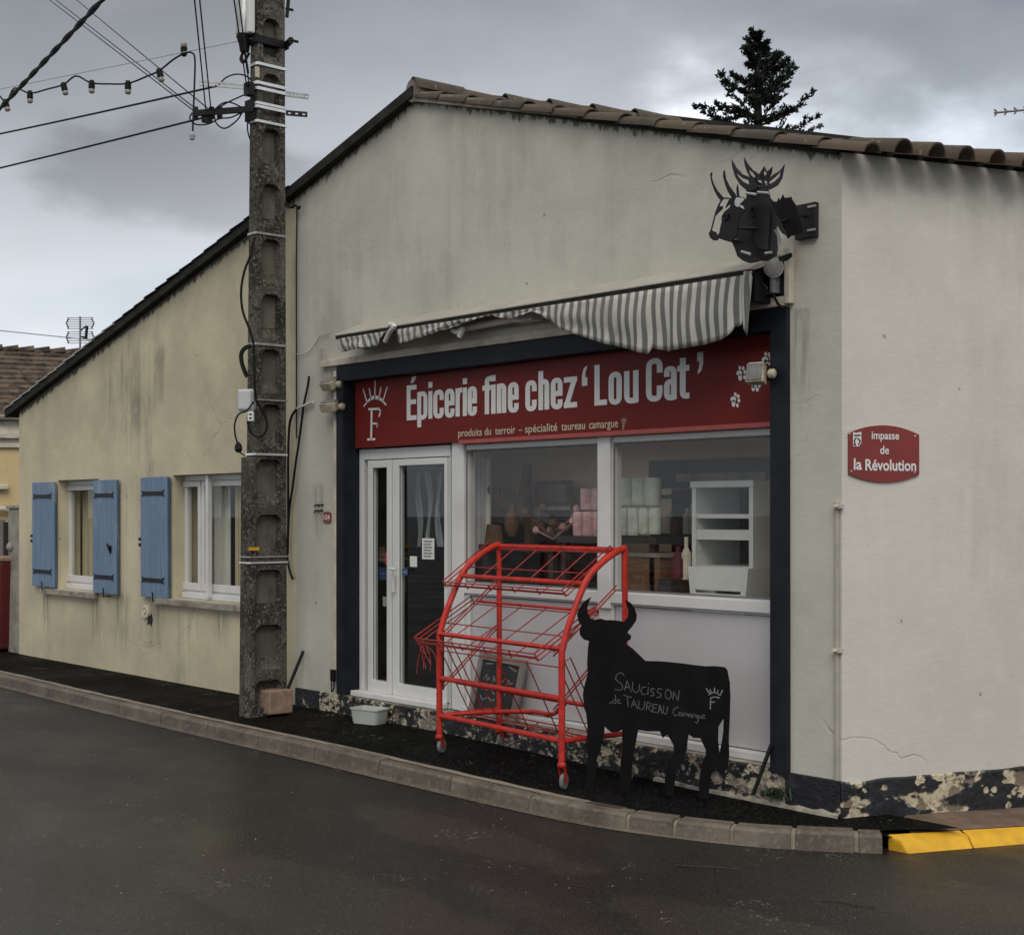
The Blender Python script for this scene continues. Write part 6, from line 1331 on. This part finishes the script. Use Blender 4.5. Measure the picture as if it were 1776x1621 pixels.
# dark strut at the right end of the shopfront
a, b = F(1306, 1378, -.10), F(1338, 1290, -.042); m = MB(); m.tube([a, a.lerp(b, .4), b], .013, 6); o = m.build('strut', M['blackmetal']); c = a.copy(); o.data.transform(Matrix.Translation(-c)); o.location = c
tag(o, 'thin dark strut leaning against right foot of the surround', 'strut')

# weeds at the foot of the wall
WR = random.Random(8)
for px, py, k, lb in ((1340, 1384, 60, 'tuft of green weeds at the wall foot near the corner'),):
    p = F(px, py, -.085); o = thing('weed', p, lb, 'weed'); m = MB()
    for i in range(k):
        a = WR.uniform(0, 2 * pi); l = WR.uniform(.03, .10); b = p + Vector((WR.gauss(0, .055), WR.uniform(-.02, .05), 0)); d_ = Vector((cos(a), sin(a) * .6, 0)); w_ = Vector((-d_.y, d_.x, 0)) * .006
        mid = b + d_ * l * .3 + Vector((0, 0, l * .7)); tip = b + d_ * l * .8 + Vector((0, 0, l * .75)); m.add([b - w_, b + w_, mid + w_ * 1.5, mid - w_ * 1.5, tip], [(0, 1, 2, 3), (3, 2, 4)])
    m.build('leaf_blades', M['grass'], o, fix=False)
# twigs on the road
for pts, lb in (([(1170, 1499), (1215, 1502), (1245, 1503), (1282, 1507)], 'long pale straw lying on the wet road below the bull'), ([(1425, 1560), (1460, 1562), (1485, 1568), (1520, 1571)], 'dark twig lying on the road in lower right')):
    cable('twig', [H(x, y, -.183) for x, y in pts], .0032, lb, 'bark', 'twig')
m = MB()
for i in range(150):
    px = WR.uniform(-50, 1800); py = WR.uniform(1300, 1640); p = H(px, py, -.15); p.z = rz(p.x, p.y)
    if p.y > -1.25: continue
    s = WR.uniform(.002, .0055); a = WR.uniform(0, 6.3); m.hexa([p + Vector((cos(a + k * pi / 2) * s * (1.6 if k % 2 else 1), sin(a + k * pi / 2) * s, -.002)) for k in range(4)], [p + Vector((cos(a + k * pi / 2) * s * .7 * (1.6 if k % 2 else 1), sin(a + k * pi / 2) * s * .7, s * .8)) for k in range(4)])
m.build('road_grit', M['rim'], kind='stuff')

# ------------------------------------------------------------------ left background
# gate pillar, gate and dark red car end
p = F(22, 1135, .35); gp = thing('gate_pillar', p, 'grey weathered gate pillar at left end of the cream house', 'gate pillar')
xa_, xb_ = fx(14, .02), XH - .012; m = MB(); m.box(xa_, xb_, .02, .42, -.1, F(22, 882, .2).z); m.build('pillar_shaft', M['pillar'], gp, bevel=.015); m = MB(); m.box(xa_ - .03, xb_, .0, .45, F(22, 882, .2).z, F(22, 876, .2).z); m.build('pillar_cap', M['pillar'], gp, bevel=.01)
m = MB(); m.lathe([(.05, 0), (.06, .02), (.03, .05)], F(19, 948, .02), (0, -1, 0), 10); m.build('hinge_boss', M['pillar'], gp)
ga = thing('gate', Vector((xa_ - 1.2, .3, 0)), 'dark boarded gate at the left edge behind the grey pillar', 'gate')
for k in range(7): x = xa_ - .06 - k * .16; m = MB(); m.box(x - .145, x, .30, .33, -.02, F(5, 905, .3).z + .03 * (k % 2)); m.build('gate_board', M['agedwood' if k % 2 else 'verge'], ga)
for z in (.3, 1.3): m = MB(); m.box(xa_ - 1.25, xa_ - .05, .335, .37, z, z + .09); m.build('gate_rail', M['verge'], ga)
# red bin in front of the gate, cut by the frame's left edge
p = F(-14, 1122, -.1); p.z = 0; rb_ = thing('red_bin', p, 'dark red bin with pale band in front of the gate at far left edge', 'bin')
zz = F(2, 965, .0).z; m = MB(); m.prism([(p.x - .32, .02), (p.x + .24, .02), (p.x + .30, zz * .95), (p.x - .36, zz * .95)], [], lambda a, b, t: (a, t, b), -.12, .22); m.build('bin_body', M['ruddy'], rb_, bevel=.03)
m = MB(); m.box(p.x - .37, p.x + .31, -.14, .24, zz * .95, zz); m.build('bin_lid', M['breeze'], rb_, bevel=.02); m = MB(); m.box(p.x - .345, p.x + .285, -.128, -.119, zz * .62, zz * .68); m.build('bin_band', M['breeze'], rb_)
# neighbour house further back
ND = 24.0; o0 = Dp(-260, 887, ND); o0.z = 0; uD = (Dp(400, 887, ND + 2.6) - Dp(-260, 887, ND)); uD.z = 0; uL = uD.length; uD.normalize(); nB = Vector((-uD.y, uD.x, 0))
if nB.dot(DV) < 0: nB = -nB
NH = thing('neighbour_house', o0, 'yellow neighbour house with brown tiled roof at far left', 'house')
def nloc(px, py): r = ray(px, py); t = (o0 - CAM).dot(nB) / r.dot(nB); q = CAM + r * t; return ((q - o0).dot(uD), q.z)
zE_ = nloc(20, 722)[1]; nM = Matrix(((uD.x, nB.x, 0, o0.x), (uD.y, nB.y, 0, o0.y), (0, 0, 1, 0), (0, 0, 0, 1)))
m = MB(nM); m.box(0, uL, 0, .3, -.2, nloc(20, 776)[1]); m.build('house_wall', M['neighbourwall'], NH)
zm = nloc(20, 776)[1]
for k, (h0, h1, pr) in enumerate(((.0, .07, .06), (.07, .16, .02), (.16, .25, .11), (.25, .34, .05), (.34, zE_ - zm, .02))): m = MB(nM); m.box(0, uL, -pr, .3, zm + h0 + .001, zm + h1); m.build('cornice', M['cream'], NH)
m = MB(nM); m.tube([(0, -.13, zE_ - .02), (uL, -.13, zE_ - .02)], .055, 8); m.build('gutter', M['pillar'], NH)
zRg = 1.75 + (887 - 601) / 2500 * (ND + 3.0); rr_ = 3.0; nrow = 13; ncol = 62; m = MB(nM); TR2 = random.Random(6)
for j in range(nrow):
    y0 = -.16 + rr_ * j / nrow; z0 = zE_ + (zRg - zE_) * j / nrow; y1 = -.16 + rr_ * (j + 1.15) / nrow; z1 = zE_ + (zRg - zE_) * (j + 1.15) / nrow
    for i in range(ncol):
        x = uL * i / ncol + (.5 * (j % 2)) * uL / ncol; w_ = uL / ncol * .97; l = TR2.uniform(.028, .045); t_ = TR2.uniform(-.006, .006)
        m.hexa([(x, y0, z0 + l - .03), (x + w_, y0, z0 + l - .03 + t_), (x + w_, y1, z1 - .02), (x, y1, z1 - .02)], [(x, y0, z0 + l), (x + w_, y0, z0 + l + t_), (x + w_, y1, z1), (x, y1, z1)])
m.build('roof_tiles', M['oldtile'], NH, kind='stuff')
m = MB(nM); m.hexa([(0, -.1, zE_ - .05), (uL, -.1, zE_ - .05), (uL, rr_, zRg - .05), (0, rr_, zRg - .05)], [(0, -.1, zE_ - .01), (uL, -.1, zE_ - .01), (uL, rr_, zRg - .01), (0, rr_, zRg - .01)]); m.build('roof', M['verge'], NH)
for k in range(22):
    m = MB(nM); x = uL * k / 22; barrel(m, Vector((x, rr_ - .1, zRg - .02)), Vector((x + uL / 21, rr_ - .1, zRg + .02)), up, .11, .13); m.build('ridge_tile', M['oldtile'], NH, smooth=True)
a = nloc(1, 846); m = MB(nM); m.box(a[0] - .9, a[0] + .12, -.12, 0, a[1] - .03, a[1] + .06); m.build('window_hood', M['cream'], NH, bevel=.02)
a = nloc(12, 880); m = MB(nM); m.tube(spline([(a[0] - .4, -.1, a[1] - .03), (a[0] + .0, -.1, a[1] - .03), (a[0] + .12, -.1, a[1] - .12), (a[0] + .12, -.1, a[1] - .5)]), .05, 8); m.build('drain_pipe', M['cream'], NH)
# television aerials
dA = 21.0; T = lambda x, y: Dp(x, y, dA); base = T(139, 625)
TA = thing('television_aerial', base, 'grid television aerial on a mast above the cream house roof at left', 'aerial')
m = MB(); m.tube([base, T(139, 549)], .015, 6); m.build('mast', M['antenna'], TA)
for y0, y1 in ((551, 570), (575, 595)):
    m = MB()
    for sgn in (-1, 1):
        cx_ = 139
        for k in range(6): y = y0 + (y1 - y0) * k / 5; m.tube([T(cx_, y), T(cx_ + sgn * 23, y)], .005, 4)
        m.tube([T(cx_ + sgn * 20, y0 + 1), T(cx_ + sgn * 24, (y0 + y1) / 2), T(cx_ + sgn * 20, y1 - 1)], .012, 5)
    m.build('reflector_grid', M['antenna'], TA)
m = MB(); m.tube([T(139, 574), T(150, 565)], .012, 5); m.tube([T(139, 583), T(152, 587)], .012, 5); m.tube([T(151, 565), T(149, 586)], .022, 5); m.build('dipole', M['blackmetal'], TA)
dA = 16.0; TB2 = thing('yagi_aerial', Dp(1800, 196, 16), 'long rod aerial entering the sky at right edge', 'aerial'); m = MB(); m.tube([T(1724, 196), T(1830, 186)], .012, 6); m.build('boom', M['antenna'], TB2)
for k in range(6):
    x = 1727 + k * 17; y = 196 - (x - 1724) * .094; m = MB(); m.tube([T(x - 2.5, y - 6), T(x + 1, y), T(x - 2, y + 6)], .009, 5); m.tube([T(x - 2.5, y - 6), T(x + 4.5, y - 1), T(x - 2, y + 6)], .006, 5); m.build('director', M['antenna'], TB2)
q = Dp(1815, 188, 16); m = MB(); m.tube([q, Vector((q.x, q.y, 3.5))], .02, 6); m.build('mast', M['antenna'], TB2)

# ------------------------------------------------------------------ conifer behind the roof
td = 21.0; tz = Dp(1315, 64, td); tb0 = Vector((tz.x, tz.y, 0)); CO = thing('conifer_tree', tb0, 'dark spiky conifer rising behind the tiled roof', 'tree')
m = MB(); m.tube([tb0 + Vector((0, 0, z)) for z in (-.2, 3, 5, 7, tz.z - .5, tz.z - .02)], [.2, .17, .13, .08, .03, .008], 8); m.build('trunk', M['bark'], CO, smooth=True)
TRn = random.Random(31); nb_v, nb_f = [], []; br = MB(); lf = MB()
def needle_clump(c, d_, n_, L_):
    for _ in range(n_):
        v = (d_ * .7 + Vector((TRn.gauss(0, .6), TRn.gauss(0, .6), TRn.gauss(.25, .5)))).normalized(); l = L_ * TRn.uniform(.6, 1.2); s_ = v.cross(Vector((TRn.gauss(0, 1), TRn.gauss(0, 1), TRn.gauss(0, 1)))).normalized() * l * .21
        p0 = c + Vector((TRn.gauss(0, .012), TRn.gauss(0, .012), TRn.gauss(0, .012))); lf.add([p0 - s_ * .5, p0 + v * l * .5 - s_, p0 + v * l, p0 + v * l * .5 + s_, p0 + s_ * .5], [(0, 1, 2, 3, 4)])
def branch(p, d_, L_, r, lvl):
    n_ = 7; pts = [p]; dd_ = d_.copy()
    for k in range(n_):
        dd_ = (dd_ + Vector((TRn.gauss(0, .07), TRn.gauss(0, .07), .025 + TRn.gauss(0, .06)))).normalized(); pts.append(pts[-1] + dd_ * L_ / n_)
    br.tube(pts, [r * (1 - .8 * k / n_) for k in range(n_ + 1)], 4)
    for k in range(1, n_ + 1):
        t = k / n_
        if lvl == 0:
            for s_ in (-1, 1):
                if TRn.random() < .72:
                    side = Vector((-dd_.y, dd_.x, 0)).normalized() * s_; branch(pts[k], (dd_ * .75 + side * .8 + Vector((0, 0, TRn.uniform(-.15, .35)))).normalized(), L_ * TRn.uniform(.12, .34) * (1.15 - .8 * t), r * .4, 1)
        if t > .12: needle_clump(pts[k], (pts[k] - pts[k-1]).normalized(), 3 if lvl else 4, .062)
        if lvl or t > .3: needle_clump(pts[k].lerp(pts[k-1], .5), (pts[k] - pts[k-1]).normalized(), 2, .058)
z = tz.z - .12
top = tz.z
while z > 4.7:
    hfr = (top - z); reach = (.10 + .66 * hfr ** .97) * (1.0 if TRn.random() > .16 else 1.3); reach = min(reach, 1.0)
    for k in range(TRn.choice((3, 4, 4))):
        a = TRn.uniform(0, 2 * pi); el = .46 - .12 * hfr + TRn.gauss(0, .1); branch(tb0 + Vector((0, 0, z + TRn.uniform(-.05, .05))), Vector((cos(a) * cos(el), sin(a) * cos(el), sin(el))), reach * TRn.uniform(.62, 1.08), .010 + .006 * hfr, 0)
    z -= .095 + .045 * hfr ** .5
for k in range(5): needle_clump(tb0 + Vector((0, 0, top - .03 * k)), up, 6, .08)
br.build('branches', M['bark'], CO, fix=False); lf.build('crown', M['needles'], CO, fix=False, kind='stuff')
